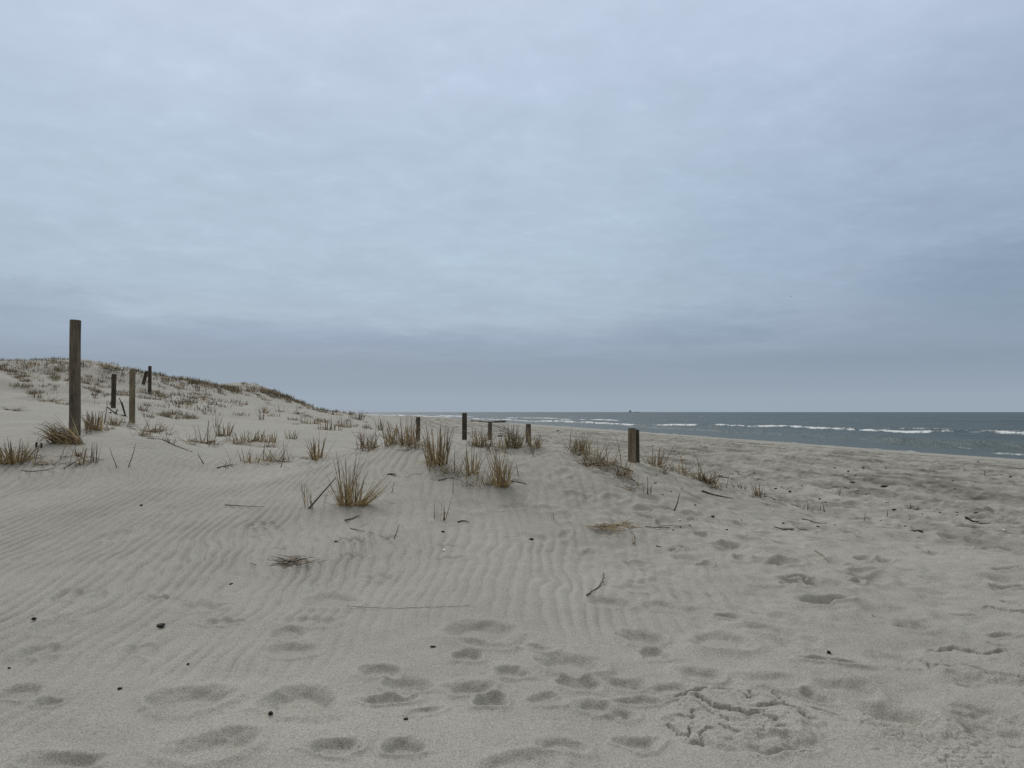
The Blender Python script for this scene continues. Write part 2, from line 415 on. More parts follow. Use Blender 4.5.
def sea_material():
    m, nt, b = mat('sea_water')
    geo = N(nt, 'ShaderNodeNewGeometry'); P = geo.outputs['Position']
    att = N(nt, 'ShaderNodeAttribute', attribute_name='zone')
    sx = N(nt, 'ShaderNodeSeparateColor'); nt.links.new(att.outputs['Color'], sx.inputs[0])
    foam, shallow = sx.outputs[0], sx.outputs[1]
    big = noise(nt, P, .012, 4, .6)
    col = ramp(nt, big, [(.3, (.032, .056, .061)), (.7, (.056, .085, .089))])  # cloud shadows and wind patches painted into the water colour
    col = mixc(nt, 'MIX', shallow, col, (.058, .084, .084))
    mp = N(nt, 'ShaderNodeMapping'); nt.links.new(P, mp.inputs[0])
    mp.inputs['Rotation'].default_value = (0, 0, -math.atan(SH)); mp.inputs['Scale'].default_value = (1, .35, 1)
    fn = noise(nt, mp.outputs[0], .9, 5, .7)
    fm = math_n(nt, 'ADD', foam, math_n(nt, 'MULTIPLY', math_n(nt, 'SUBTRACT', fn, .5), 1.9))
    fm = mapr(nt, fm, .40, .80)
    fm = math_n(nt, 'MULTIPLY', fm, mapr(nt, foam, .02, .12))
    col = mixc(nt, 'MIX', fm, col, (.66, .69, .70))
    nt.links.new(col, b.inputs['Base Color'])
    nt.links.new(mapr(nt, fm, 0, 1, .45, .9), b.inputs['Roughness'])
    b.inputs['IOR'].default_value = 1.33
    b.inputs['Specular IOR Level'].default_value = .36
    w1 = noise(nt, mp.outputs[0], .5, 5, .65); w2 = noise(nt, P, 2.4, 3, .6)
    nb = bump(nt, w1, 1.0, .7); nb = bump(nt, w2, .7, .10, nb)
    nt.links.new(nb, b.inputs['Normal'])
    return m
M_SEA = sea_material()

def wood_material(name, dark, light, tint=(1, 1, 1)):
    m, nt, b = mat(name)
    tc = N(nt, 'ShaderNodeTexCoord'); O = tc.outputs['Object']
    mp = N(nt, 'ShaderNodeMapping'); nt.links.new(O, mp.inputs[0]); mp.inputs['Scale'].default_value = (1, 1, .05)
    g = noise(nt, mp.outputs[0], 42, 5, .7, .4)
    col = ramp(nt, g, [(.3, dark), (.72, light)])
    mp2 = N(nt, 'ShaderNodeMapping'); nt.links.new(O, mp2.inputs[0]); mp2.inputs['Scale'].default_value = (1, 1, .35)
    s = noise(nt, mp2.outputs[0], 5, 4, .65)
    col = mixc(nt, 'MULTIPLY', 1.0, col, ramp(nt, s, [(.3, (.48, .47, .46)), (.66, (1.18, 1.12, 1.02))]))
    col = mixc(nt, 'MULTIPLY', 1.0, col, tint)
    nt.links.new(col, b.inputs['Base Color'])
    b.inputs['Roughness'].default_value = .88; b.inputs['Specular IOR Level'].default_value = .2
    nt.links.new(bump(nt, g, .8, .012), b.inputs['Normal'])
    return m
M_POST = wood_material('weathered_post_wood', (.058, .052, .044), (.225, .200, .168))
M_POST_G = wood_material('grey_post_wood', (.105, .093, .070), (.285, .258, .202))
M_POST_D = wood_material('dark_post_wood', (.030, .026, .021), (.125, .110, .086))

def blade_material():
    m, nt, b = mat('dry_grass')
    a = N(nt, 'ShaderNodeAttribute', attribute_name='tone')
    geo = N(nt, 'ShaderNodeNewGeometry')
    n = noise(nt, geo.outputs['Position'], 60, 2, .6)
    col = mixc(nt, 'MULTIPLY', 1.0, a.outputs['Color'], ramp(nt, n, [(.3, g1(.75)), (.7, g1(1.2))]))
    nt.links.new(col, b.inputs['Base Color'])
    b.inputs['Roughness'].default_value = .8; b.inputs['Specular IOR Level'].default_value = .2
    return m
M_BLADE = blade_material()
def plain(name, c0, c1, scale=40, rough=.8):
    m, nt, b = mat(name)
    tc = N(nt, 'ShaderNodeTexCoord')
    n = noise(nt, tc.outputs['Object'], scale, 4, .6)
    nt.links.new(ramp(nt, n, [(.3, c0), (.7, c1)]), b.inputs['Base Color'])
    b.inputs['Roughness'].default_value = rough
    nt.links.new(bump(nt, n, .5, .004), b.inputs['Normal'])
    return m
M_TWIG = plain('dead_twig_bark', (.030, .025, .020), (.085, .070, .055))
M_STRAW = plain('pale_straw', (.20, .17, .12), (.33, .29, .22))
M_CHAR = plain('charred_wood', (.006, .006, .006), (.022, .020, .018))
M_SHELL = plain('bleached_shell', (.62, .60, .56), (.78, .76, .72), 30, .5)
M_WRACK = plain('dried_wrack', (.018, .015, .012), (.060, .048, .036))
M_SHIP = plain('ship_haze_grey', (.34, .38, .42), (.40, .44, .48), .1)  # pale grey-blue: distance haze put into the ship's colour
M_GULL = plain('gull_feathers', (.10, .11, .12), (.30, .31, .32), 6)

# ------------------------------------------------------------------ mesh helpers
def mesh_from(name, V, Fq, material, tone=None, smooth=True):
    me = bpy.data.meshes.new(name)
    V = np.asarray(V, dtype=np.float32)
    if isinstance(Fq, np.ndarray):
        nf, k = Fq.shape
        me.vertices.add(len(V)); me.vertices.foreach_set('co', V.ravel())
        me.loops.add(nf*k); me.loops.foreach_set('vertex_index', Fq.astype(np.int32).ravel())
        me.polygons.add(nf); me.polygons.foreach_set('loop_start', np.arange(0, nf*k, k, dtype=np.int32))
        me.update(calc_edges=True)
    else:
        me.from_pydata([tuple(map(float, v)) for v in V], [], Fq)
    me.polygons.foreach_set('use_smooth', np.full(len(me.polygons), smooth))
    if tone is not None:
        a = me.attributes.new(tone[0], 'FLOAT_COLOR', 'POINT')
        c = np.ones((len(V), 4), np.float32); c[:, :3] = tone[1]
        a.data.foreach_set('color', c.ravel())
    me.materials.append(material)
    me.update()
    return me
def link(name, data, parent=None, loc=None, label=None, cat=None, group=None, kind=None):
    o = bpy.data.objects.new(name, data); COL.objects.link(o)
    if parent is not None: o.parent = parent
    if loc is not None: o.location = loc
    if label: o['label'] = label
    if cat: o['category'] = cat
    if group: o['group'] = group
    if kind: o['kind'] = kind
    return o
def tube(pts, rad, sides=6):
    """closed tapered tube along pts -> verts, faces"""
    pts = [np.asarray(p, float) for p in pts]
    V = []; Fc = []
    n = len(pts)
    up = np.array([0.13, 0.31, 0.94])
    for i, p in enumerate(pts):
        t = pts[min(i+1, n-1)] - pts[max(i-1, 0)]
        t = t/(np.linalg.norm(t)+1e-9)
        a = np.cross(t, up)
        if np.linalg.norm(a) < .2: a = np.cross(t, np.array([1.0, .2, 0]))
        a /= np.linalg.norm(a); b = np.cross(t, a)
        r = rad[i] if hasattr(rad, '__len__') else rad
        for k in range(sides):
            an = 2*PI*k/sides
            V.append(p + r*(math.cos(an)*a + math.sin(an)*b))
    for i in range(n-1):
        for k in range(sides):
            k2 = (k+1) % sides
            Fc.append((i*sides+k, i*sides+k2, (i+1)*sides+k2, (i+1)*sides+k))
    Fc.append(tuple(range(sides-1, -1, -1)))
    Fc.append(tuple((n-1)*sides+k for k in range(sides)))
    return V, Fc

# ------------------------------------------------------------------ grass
TAN = (.470, .370, .215); GOLD = (.500, .365, .170); BROWN = (.210, .158, .098); GREY = (.290, .258, .198)
DARK = (.060, .048, .036); GREEN = (.190, .185, .090); STRAW = (.48, .41, .28); RUST = (.270, .150, .075)
PAL = {'tan': [TAN, TAN, GOLD, GREY, BROWN], 'gold': [GOLD, GOLD, TAN, STRAW, BROWN], 'grey': [GREY, GREY, BROWN, TAN],
       'brown': [BROWN, BROWN, RUST, DARK, GREY], 'green': [GREEN, GREEN, TAN, GREY, BROWN], 'dark': [DARK, DARK, BROWN],
       'mix': [TAN, GOLD, GREY, BROWN, GREEN, BROWN], 'dune': [GREY, BROWN, GREEN, BROWN, TAN]}
class Blades:
    def __init__(s): s.V = []; s.F = []; s.C = []
    def add(s, base, az, lean, length, width, curv, col, tip, nseg=5, kink=None, flat=.45):
        p = np.array(base, float); L = length/nseg
        side = np.array([-math.sin(az), math.cos(az), 0.0])
        i0 = len(s.V)
        for i in range(nseg+1):
            t = i/nseg
            d = np.array([math.sin(lean)*math.cos(az), math.sin(lean)*math.sin(az), math.cos(lean)])
            nrm = np.cross(d, side)
            w = width*(1-0.8*t**1.4)*.5
            c = [col[k]*(1-t)+tip[k]*t for k in range(3)]
            s.V += [p+side*w, p-side*w, p+nrm*w*2*flat]
            s.C += [c, c, c]
            p = p + d*L
            lean += curv/nseg
            if kink and i == kink[0]: lean += kink[1]
        for i in range(nseg):
            a = i0+3*i
            for k in range(3):
                s.F.append((a+k, a+(k+1) % 3, a+3+(k+1) % 3, a+3+k))
    def mesh(s, name):
        return mesh_from(name, s.V, np.array(s.F), M_BLADE, ('tone', np.array(s.C)), False)
def jit(c, s=.2):
    k = random.uniform(1-s, 1+s); return tuple(max(.005, v*k*random.uniform(.94, 1.06)) for v in c)
def grow(h, w, n, pal, lean=(.05, .5), wid=.009, curv=(-.1, .4), tipdark=.75, fan=None, kinkp=.22, sx=1.0, sy=.6, hvar=(.45, 1.05), spread=None):
    B = Blades(); P = PAL[pal]
    for k in range(n):
        rr = math.sqrt(random.random())*.5*w; a0 = random.uniform(0, 2*PI)
        bx, by = rr*math.cos(a0)*sx, rr*math.sin(a0)*sy
        az = a0 + random.gauss(0, .7) if fan is None else fan + random.gauss(0, spread or .8)
        ln = random.uniform(*lean)*(0.45+1.1*rr/(.5*w+1e-6)*.5)
        L = h*random.uniform(*hvar)
        c = jit(random.choice(P)); tp = tuple(v*tipdark for v in jit(random.choice([c, GREY, BROWN])))
        kk = (random.choice([2, 3]), random.uniform(.6, 1.6)) if random.random() < kinkp else None
        B.add((bx, by, -.04), az, ln, L+.04, wid*random.uniform(.7, 1.35), random.uniform(*curv), c, tp, kink=kk)
    return B
def litter(h, w, n, pal, wid=.009, fan=None):
    B = Blades(); P = PAL[pal]
    for k in range(n):
        a0 = random.uniform(0, 2*PI); rr = random.uniform(0, .5)*w*.7
        az = a0+random.gauss(0, .9) if fan is None else fan+random.gauss(0, .6)
        c = jit(random.choice(P))
        B.add((rr*math.cos(a0), rr*math.sin(a0)*.6, -.01), az, random.uniform(1.0, 1.35), random.uniform(.35, .9)*max(w*.6, h*.7), wid*random.uniform(.6, 1.2), random.uniform(-.1, .75), c, tuple(v*.8 for v in c))
    return B

G_TUFT = 'dry beach grass tufts on the sand'
TUFTS = [
 # px, py, hpx, wpx, n, style, palette, label
 (12,466,26,32,110,'bush','tan','bushy tan grass tuft at the far left edge of the sand'),
 (60,445,27,40,170,'heap_left','brown','collapsed brown grass heap leaning left against the foot of the tallest post'),
 (93,431,22,22,80,'up','tan','tan grass tuft just right of the tallest post'),
 (114,427,12,16,40,'up','green','short greenish grass tuft between the tallest post and the pale second post'),
 (50,466,12,30,30,'flat','brown','flattened brown grass wisps lying between the left edge bush and the leaning stems'),
 (78,457,8,8,16,'up','dark','tiny dark grass sprig on the sand below the tallest post'),
 (94,463,22,14,7,'stems','dark','few dark upright stems on the sand below and right of the tallest post'),
 (150,432,14,34,80,'litter','brown','matted brown grass at the right foot of the pale second post'),
 (171,444,8,8,9,'stems','brown','small broken brown sprig on the sand right of the pale second post'),
 (203,444,20,26,60,'litter','brown','twiggy brown clump with one tall thin stem on the left sand flat'),
 (224,437,14,20,45,'up','green','greenish grass tuft just right of the twiggy brown clump'),
 (252,441,16,30,50,'stub','mix','wide row of short mixed grass stubs left of the middle of the sand flat'),
 (269,442,13,14,22,'stub','grey','grey stubby grass tuft at the right end of the wide stub row'),
 (292,440,12,12,20,'stub','green','small greenish stub tuft midway between stub row and the big fan tuft'),
 (250,465,18,36,30,'fan','tan','low spread of leaning grey tan stems in front of the stub row'),
 (318,461,33,24,60,'fan','gold','golden fan shaped tuft left behind the biggest grass clump'),
 (350,508,54,34,150,'hero','gold','biggest golden grass clump with dark tips in the middle foreground'),
 (314,508,30,22,8,'stems','grey','thin leaning stems just left of the biggest golden clump'),
 (364,449,22,16,14,'stems','brown','few dark bent stems left of the tan tufts by the short post'),
 (391,447,26,18,50,'up','gold','golden upright tuft at left of the clump pair by the short leftmost beach post'),
 (408,446,30,18,55,'up','tan','tan upright tuft right in front of the short leftmost beach post'),
 (437,468,42,24,120,'dense','tan','dense upright tan sheaf between the two leftmost beach posts'),
 (472,478,32,15,45,'up','gold','slender pale golden tuft directly below the tallest beach post'),
 (500,489,46,26,120,'hero2','gold','golden clump with long dark bent stems on the mound face'),
 (440,520,26,14,6,'stems','brown','three thin brown stems on the sand below the dense tan sheaf'),
 (478,445,20,12,22,'up','tan','thin tan tuft between the tallest beach post and the post with the rail'),
 (513,447,32,28,75,'arc','mix','arching grass tuft between the railed post and the next post right'),
 (534,448,16,14,36,'up','green','small green tan tuft at the right foot of the third beach post'),
 (581,453,22,30,60,'fan','mix','spiky grass tuft on the mound crest left of the thick double post'),
 (592,463,14,30,80,'litter','brown','matted grass heap around a dark branch left of the thick double post'),
 (621,476,20,12,24,'up','brown','small rusty tuft with one dark stem just left below the double post'),
 (632,482,10,20,14,'flat','brown','thin fallen stems trailing down the mound right of the rusty tuft'),
 (656,469,28,22,60,'fan','grey','dark grey fan tuft at the right foot of the thick double post'),
 (678,474,13,20,18,'stems','grey','sparse stems trailing right from the double post tuft'),
 (707,487,14,22,90,'heap','brown','low brown grass hummock at the right end of the mound'),
 (759,499,14,15,30,'up','brown','small brown tuft with a trailing stalk on the open sand at right'),
 (740,491,8,18,9,'stems','dark','tiny dark stems between the brown hummock and the small brown tuft'),
 (647,493,13,12,6,'stems','grey','few hair thin stems on the sand below the thick double post'),
 (612,529,6,52,120,'mat','gold','flat golden matted grass half buried in the centre right foreground'),
 (294,566,9,44,110,'mat','dark','wiry dark half buried mat on the rippled sand at left'),
 (804,511,14,14,7,'stems','dark','sparse dark twigs standing on the open sand right of the small brown tuft'),
 (822,511,13,8,4,'stems','dark','pair of dark stems next to the sparse twigs on the right sand'),
 (915,512,9,16,14,'litter','dark','small dark sprig low on the trampled sand at far right'),
 (658,523,9,6,5,'stems','grey','tiny grey sprout on the sand above the flat golden mat'),
 (553,522,8,5,4,'stems','grey','tiny grey sprout on the sand left above the flat golden mat'),
 (330,430,16,26,40,'stub','grey','grey stub tuft at the foot of the dune before the leftmost beach post'),
 (345,428,18,18,30,'stub','mix','mixed stubs right beside the grey stub tuft at the dune foot'),
 (310,424,14,22,40,'stub','grey','grey stub tuft below the small dark dune end'),
 (358,420,12,14,70,'bush','brown','round brown bush where the dune meets the beach'),
 (380,431,18,16,40,'fan','grey','grey brown tuft behind the clump pair by the leftmost beach post'),
 (393,432,12,14,26,'stub','tan','low tan tuft behind the clump pair, left of the short post'),
 (265,413,11,10,34,'bush','grey','small round grey tuft on the bare dune slope'),
 (281,412,12,14,30,'litter','grey','thin grey tuft right of the small round tuft on the bare dune slope'),
 (297,414,10,18,40,'litter','brown','brown fallen tuft before the bare dune bowl'),
 (262,420,12,8,14,'stems','grey','faint stems below the small round grey tuft'),
 (217,427,16,10,10,'stems','grey','faint thin stems on the sand behind the greenish tuft'),
 (15,410,3,22,24,'flat','dark','dark flattened wisp on the pale slope at the left edge'),
 (37,398,12,14,26,'stub','brown','brown stub tuft on the slope left behind the tallest post'),
 (49,399,7,26,60,'litter','grey','low grey litter patch beside the brown stub tuft on the slope'),
 (66,403,6,22,50,'litter','grey','low grey litter patch just left of the tallest post'),
]
def tuft_parts(style, h, w, n, pal, wid):
    main = None; extra = None
    if style == 'bush':
        main = grow(h, w*.8, n, pal, (.1, .9), wid, (0, .7), sy=.7); extra = litter(h, w, n//3, pal, wid)
    elif style == 'up':
        main = grow(h, w*.75, int(n*.85), pal, (.02, .65), wid*1.1, (-.25, .45), hvar=(.3, 1.1)); extra = litter(h, w, n//4, pal, wid)
    elif style == 'dense':
        main = grow(h, w*.85, n, pal, (.0, .42), wid*1.1, (-.25, .4), kinkp=.2, hvar=(.35, 1.05)); extra = litter(h, w*1.4, n//8, pal, wid, fan=PI)
    elif style == 'stub':
        main = grow(h, w*1.0, n, pal, (.0, .5), wid, (-.1, .3), sy=.9, hvar=(.25, .9)); extra = litter(h*.6, w, n//3, pal, wid)
    elif style == 'fan':
        main = grow(h, w*.5, int(n*.7), pal, (.05, .85), wid, (-.2, .3), hvar=(.3, .95)); extra = litter(h*.7, w*.9, n//4, pal, wid)
    elif style in ('hero', 'hero2'):
        main = grow(h*.74, w*.6, int(n*.75), pal, (.0, .75), wid, (-.1, .2), kinkp=.2, hvar=(.3, 1.05))
        P = PAL['brown'] + [GREY, TAN]
        for k in range(11 if style == 'hero' else 9):
            a = random.choice([random.gauss(0, .5), random.gauss(PI, .5), random.uniform(0, 6.28)])
            kk = (3, random.uniform(1.2, 2.2)) if (style == 'hero2' and k % 3 == 0) else None
            main.add((random.uniform(-.2, .2)*w, random.uniform(-.15, .15)*w, -.04), a, random.uniform(.05, .42), h*random.uniform(.85, 1.2), wid*1.35, random.uniform(-.15, .1), jit(TAN), jit(DARK), kink=kk)
        extra = litter(h*.6, w*1.2, n//5, pal, wid)
        if style == 'hero':
            for k in range(26):     # the sheaf leaning right
                extra.add((random.uniform(.1, .35)*w, random.uniform(-.1, .1)*w, -.02), random.gauss(0, .25), random.uniform(.75, 1.15), h*random.uniform(.4, .85), wid*1.1, random.uniform(-.5, .1), jit(GOLD), jit(BROWN))
    elif style == 'heap_left':
        main = grow(h*1.25, w*.7, n, 'mix', (.5, 1.25), wid, (.2, .9), fan=PI*1.02, spread=.55, sy=.5)
        for v in main.V: v[0] += w*.28
        extra = grow(h*.9, w*.5, n//3, 'dark', (.6, 1.3), wid, (.1, .6), fan=PI, spread=.7)
    elif style == 'heap':
        main = grow(h, w*.85, n, pal, (.3, 1.2), wid, (.1, .9), sy=.6); extra = litter(h, w, n//4, 'dark', wid)
    elif style == 'arc':
        main = grow(h*.8, w*.6, n, pal, (.0, .5), wid, (0, .5))
        for k in range(9): main.add((random.uniform(0, .3)*w, random.uniform(-.1, .1), -.04), PI+random.gauss(0, .3), random.uniform(.05, .3), h*random.uniform(1.1, 1.5), wid, random.uniform(1.2, 2.0), jit(BROWN), jit(DARK), nseg=8)
        extra = litter(h*.6, w, n//4, pal, wid)
    elif style == 'stems':
        main = grow(h, w*.9, n, pal, (.0, .55), wid*.9, (-.3, .3), kinkp=.25, hvar=(.55, 1.05), sy=.3)
    elif style == 'litter':
        main = litter(h, w, n, pal, wid)
        extra = grow(h, w*.9, max(5, n//6), pal, (.0, .5), wid*.9, (-.2, .3), kinkp=.3, hvar=(.4, 1.05), sy=.4)
    elif style == 'flat':
        main = litter(h*.8, w, n, pal, wid)
    elif style == 'mat':
        main = Blades(); extra = Blades()
        for k in range(n):
            P = PAL[pal if k % 3 else 'brown']; c = jit(random.choice(P)); B_ = main if k % 2 else extra
            bx = random.gauss(0, .24)*w
            B_.add((bx, random.gauss(0, .22)*w, random.uniform(-.015, .02)), random.choice([0, PI])+random.gauss(0, .55), random.uniform(1.25, 1.55), random.uniform(.15, .45)*w, wid*random.uniform(.6, 1.2), random.uniform(0, .45), c, tuple(v*.7 for v in c))
        for k in range(7):
            c = jit(STRAW if k % 2 else DARK)
            main.add((random.gauss(0, .3)*w, random.gauss(0, .1)*w, -.02), random.uniform(0, 6.28), random.uniform(.9, 1.3), random.uniform(.2, .5)*w, wid, random.uniform(.3, 1.3), c, c)
    return main, extra
tuft_specs = []
for (px, py, hp, wp, n, style, pal, lab) in TUFTS:
    x, y = hit(px, py)
    s = y/F
    tuft_specs.append((x, y, hp*s, wp*s, n, style, pal, lab))
    if style in ('hero', 'hero2', 'dense', 'bush', 'heap', 'heap_left', 'up', 'fan', 'mat') and wp >= 14:
        MOUNDS.append((x, y, wp*s*.75, .035 if style != 'mat' else .03))
for (x, y, h, w, n, style, pal, lab) in tuft_specs:
    d = math.hypot(x, y)
    wid = min(.032, max(.010, d*.0015)) if n > 24 else min(.026, max(.009, d*.00125))
    n = int(n*.66) if n > 24 else n
    main, extra = tuft_parts(style, h, w, n, pal, wid)
    if extra is not None and len(extra.F) < 15*7:
        o_ = len(main.V); main.V += extra.V; main.C += extra.C; main.F += [tuple(i+o_ for i in f) for f in extra.F]; extra = None
    root = link('grass_tuft', None, loc=(x, y, gz(x, y)), label=lab, cat='grass tuft', group=G_TUFT)
    link('stems', main.mesh('stems'), root)
    if extra is not None and len(extra.V): link('fallen_blades', extra.mesh('fallen_blades'), root)

# tufts that dot the dune: individuals, then the far cover as one mass
def far_variants():
    out = []
    for k in range(10):
        pal = ['dune', 'grey', 'brown', 'mix', 'green'][k % 5]
        B = grow(.5, .55, 26, pal, (.05, .7), .028, (0, .5), hvar=(.35, 1.0), sy=.9)
        L = litter(.4, .7, 12, pal, .026)
        o = len(B.V); B.V += L.V; B.C += L.C; B.F += [tuple(i+o for i in f) for f in L.F]
        out.append(B.mesh('dune_grass_clump'))
    return out
FARV = far_variants()
def cam_px(x, y, z):
    Y = y*math.cos(TH)+(z-EYE)*math.sin(TH); Z = -y*math.sin(TH)+(z-EYE)*math.cos(TH)
    return 512+F*x/Y, 384-F*Z/Y
areas = [  # px range, py range, count, size, label, group, variants
 ((0,72),(366,392),60,(.55,1.0),'small sparse grass clump dotting the pale dune slope left of the tallest post','clumps on the slope left of the tallest post'),
 ((82,128),(372,398),40,(.6,1.1),'small grass clump on the dune slope between the tallest post and the pale second post','clumps between the tallest and the pale second post'),
 ((138,212),(388,418),46,(.6,1.2),'brown grass clump on the dune flank just right of the pale second post','clumps on the flank right of the pale second post'),
 ((200,262),(384,390),22,(.7,1.2),'dark grass clump along the dune shoulder above the bare sand bowl','clumps on the shoulder above the bare bowl'),
 ((303,343),(403,410),26,(.5,1.0),'dark grass clump on the low rounded end of the dune','clumps on the low dune end'),
 ((285,372),(414,432),26,(.5,.9),'small grey grass clump on the sand at the foot of the dune end','clumps at the foot of the dune end'),
]
for (xr, yr, cnt, sz, lab, grp) in areas:
    cs = [(random.uniform(*xr), random.uniform(*yr)) for _ in range(max(4, cnt//4))]
    for k in range(cnt):
        c = random.choice(cs)
        px = min(max(c[0]+random.gauss(0, 5), xr[0]), xr[1]); py = min(max(c[1]+random.gauss(0, 2.2), yr[0]), yr[1])
        hp = hit(px, py)
        if hp is None: continue
        x, y = hp
        if y > 170 or y < 10: continue
        o = link('grass_clump', FARV[random.randrange(10)], loc=(x, y, gz(x, y)-.02), label=lab, cat='grass clump', group=grp)
        s = random.uniform(*sz)*.72; o.scale = (s*1.2, s*1.2, s*random.uniform(.7, 1.1)); o.rotation_euler.z = random.uniform(0, 6.28)
# loose bent wisps strung along the mound between the clumps
WISP = []
for k in range(8):
    B = Blades()
    for j in range(random.randint(5, 10)):
        c = jit(random.choice([TAN, GREY, BROWN, BROWN, STRAW]))
        B.add((random.gauss(0, .09), random.gauss(0, .05), -.03), random.uniform(0, 6.28), random.uniform(.1, 1.25), random.uniform(.15, .5), .014, random.uniform(-.1, .9), c, tuple(v*.7 for v in c), kink=(2, random.uniform(.6, 1.5)) if random.random() < .35 else None)
    for j in range(6):
        c = jit(random.choice([BROWN, DARK, GREY]))
        B.add((random.gauss(0, .11), random.gauss(0, .06), .0), random.uniform(0, 6.28), random.uniform(1.2, 1.5), random.uniform(.15, .4), .011, random.uniform(0, .3), c, c)
    WISP.append(B.mesh('grass_wisp'))
for path, cnt, lab, grp in [
 ([(362,448),(392,448),(425,449)], 12, 'loose bent grass wisp along the mound crest by the leftmost short beach post', 'wisps by the leftmost short beach post'),
 ([(470,446),(505,448),(542,448)], 12, 'loose bent grass wisp on the crest beside the railed post', 'wisps by the railed post'),
 ([(570,450),(595,462),(620,474),(640,486)], 18, 'loose brown grass wisp strung down the mound left of the thick double post', 'wisps left of the double post'),
 ([(645,467),(680,476),(715,490),(735,493)], 16, 'loose brown grass wisp along the mound edge right of the thick double post', 'wisps right of the double post'),
 ([(82,432),(105,429),(130,425)], 9, 'loose grass wisp between the foot of the tallest post and the pale second post', 'wisps right of the tallest post'),
 ([(20,464),(55,462),(100,466)], 7, 'loose grass wisp on the sand below the tallest post', 'wisps below the tallest post'),
 ([(135,432),(160,436),(200,446),(275,444)], 16, 'loose grass wisp between the pale second post and the stub row', 'wisps on the left sand flat'),
 ([(225,466),(290,462),(335,460)], 9, 'loose grass wisp near the low spread and the golden fan tuft', 'wisps near the golden fan tuft'),
 ([(430,470),(470,482),(510,490)], 8, 'loose grass wisp on the mound face among the golden clumps', 'wisps among the golden clumps')]:
    cnt = int(cnt*1.5)
    xs_ = [c[0] for c in path]; ys_ = [c[1] for c in path]
    for k in range(cnt):
        px = random.uniform(xs_[0], xs_[-1]); py = float(np.interp(px, xs_, ys_))+random.gauss(0, 2.2)
        hp = hit(px, py)
        if hp is None or hp[1] > 60: continue
        o = link('grass_wisp', WISP[random.randrange(8)], loc=(hp[0], hp[1], gz(*hp)), label=lab, cat='grass wisp', group=grp)
        sc_ = random.uniform(.55, 1.1)*min(1.25, hp[1]/13+.2); o.scale = (sc_, sc_, sc_); o.rotation_euler.z = random.uniform(0, 6.28)
# mass of dune-top grass beyond
CREST = [(-60,358),(0,359),(30,359),(62,362),(100,369),(150,373),(180,381),(200,384),(235,389),(255,388),(270,391),(290,399),(310,403),(325,407),(340,411)]
cxs = [c[0] for c in CREST]; cys = [c[1] for c in CREST]
SPOTS = []
def spots(n, x0, x1, dy0, dy1, hh, wid, clump=1.6):
    for _ in range(n):
        px = random.uniform(x0, x1); py = float(np.interp(px, cxs, cys)) + dy0 + (dy1-dy0)*random.random()**1.5
        hp = None
        for k in range(12):
            hp = hit(px, py)
            if hp is not None and 25 < hp[1] < 200: break
            py += 1.5
        if hp is None: continue
        x, y = hp
        if float(perlin(np.array([px/13.0]), np.array([py/5.0]), 92)[0]) < -.05: continue
        if 25 < y < 200: SPOTS.append((x+random.gauss(0, clump), y+random.gauss(0, clump), hh, wid))
spots(420, -50, 160, 0, 9, .30, .03); spots(85, 0, 130, 5, 28, .32, .028)
spots(330, 150, 300, 0, 4, .42, .045); spots(220, 195, 300, 0, 3, .5, .05, .8); spots(110, 140, 215, 6, 32, .38, .035); spots(90, 300, 342, 0, 5, .5, .055)
sp_a = np.array([(a, b) for a, b, _, _ in SPOTS]); sp_z = ground(sp_a[:,0], sp_a[:,1])
B = Blades()
for (x, y, hh, wid), z in zip(SPOTS, sp_z):
    c0 = random.choice([(.125,.122,.072), (.15,.13,.085), BROWN, GREY, BROWN, TAN])
    for j in range(random.randint(9, 20)):
        c = jit(c0, .35)
        B.add((x+random.gauss(0, .22), y+random.gauss(0, .22), z-.06), random.uniform(0, 6.28), random.uniform(.05, .8), hh*random.uniform(.35, 1), wid*random.uniform(.7, 1.3), random.uniform(0, .6), c, tuple(v*.8 for v in c), nseg=3)
link('dune_grass', B.mesh('dune_grass'), label='thin brown green grass cover along the top of the dune', cat='dune grass', kind='stuff')

# ------------------------------------------------------------------ posts
def post_mesh(r, h, material, seed, bury=.5, slant=0.0, taper=.96, sides=30, rows=40):
    g = np.random.default_rng(seed)
    V = []; Fc = []
    ths = np.linspace(0, 2*PI, sides, endpoint=False)
    zs = np.concatenate([np.linspace(-bury, h-.012, rows), [h-.004, h]])
    gro = [(g.uniform(0, 2*PI), g.uniform(.05, .12), g.uniform(.03, .09), g.uniform(-.2, .8)*h, g.uniform(.3, 1.2)*h) for _ in range(7)]
    for i, z in enumerate(zs):
        t = (z+bury)/(h+bury)
        rr = r*(1-(1-taper)*t)*np.ones(sides)
        rr *= 1 + .025*perlin(ths*1.3+seed*3.1, np.full(sides, z*1.4), seed) + .02*np.sin(2*ths+seed)
        for (a, w_, dp, z0, ln) in gro:
            e = np.angle(np.exp(1j*(ths-a)))/w_
            rr *= 1 - dp*np.exp(-e*e)*float(np.exp(-((z-z0)/ln)**2))
        if i == len(zs)-2: rr *= .985
        if i == len(zs)-1: rr *= .93
        for k in range(sides):
            xx = rr[k]*math.cos(ths[k]); yy = rr[k]*math.sin(ths[k])
            V.append((xx + .006*math.sin(z*2+seed), yy, z + (slant*xx + .1*slant*yy)*(1 if z > h*.8 else 0)))
    R = len(zs)
    for i in range(R-1):
        for k in range(sides):
            k2 = (k+1) % sides
            Fc.append((i*sides+k, i*sides+k2, (i+1)*sides+k2, (i+1)*sides+k))
    c = len(V); V.append((0, 0, h-.006))
    for k in range(sides): Fc.append(((R-1)*sides+k, (R-1)*sides+(k+1) % sides, c))
    return mesh_from('post', V, Fc, material)
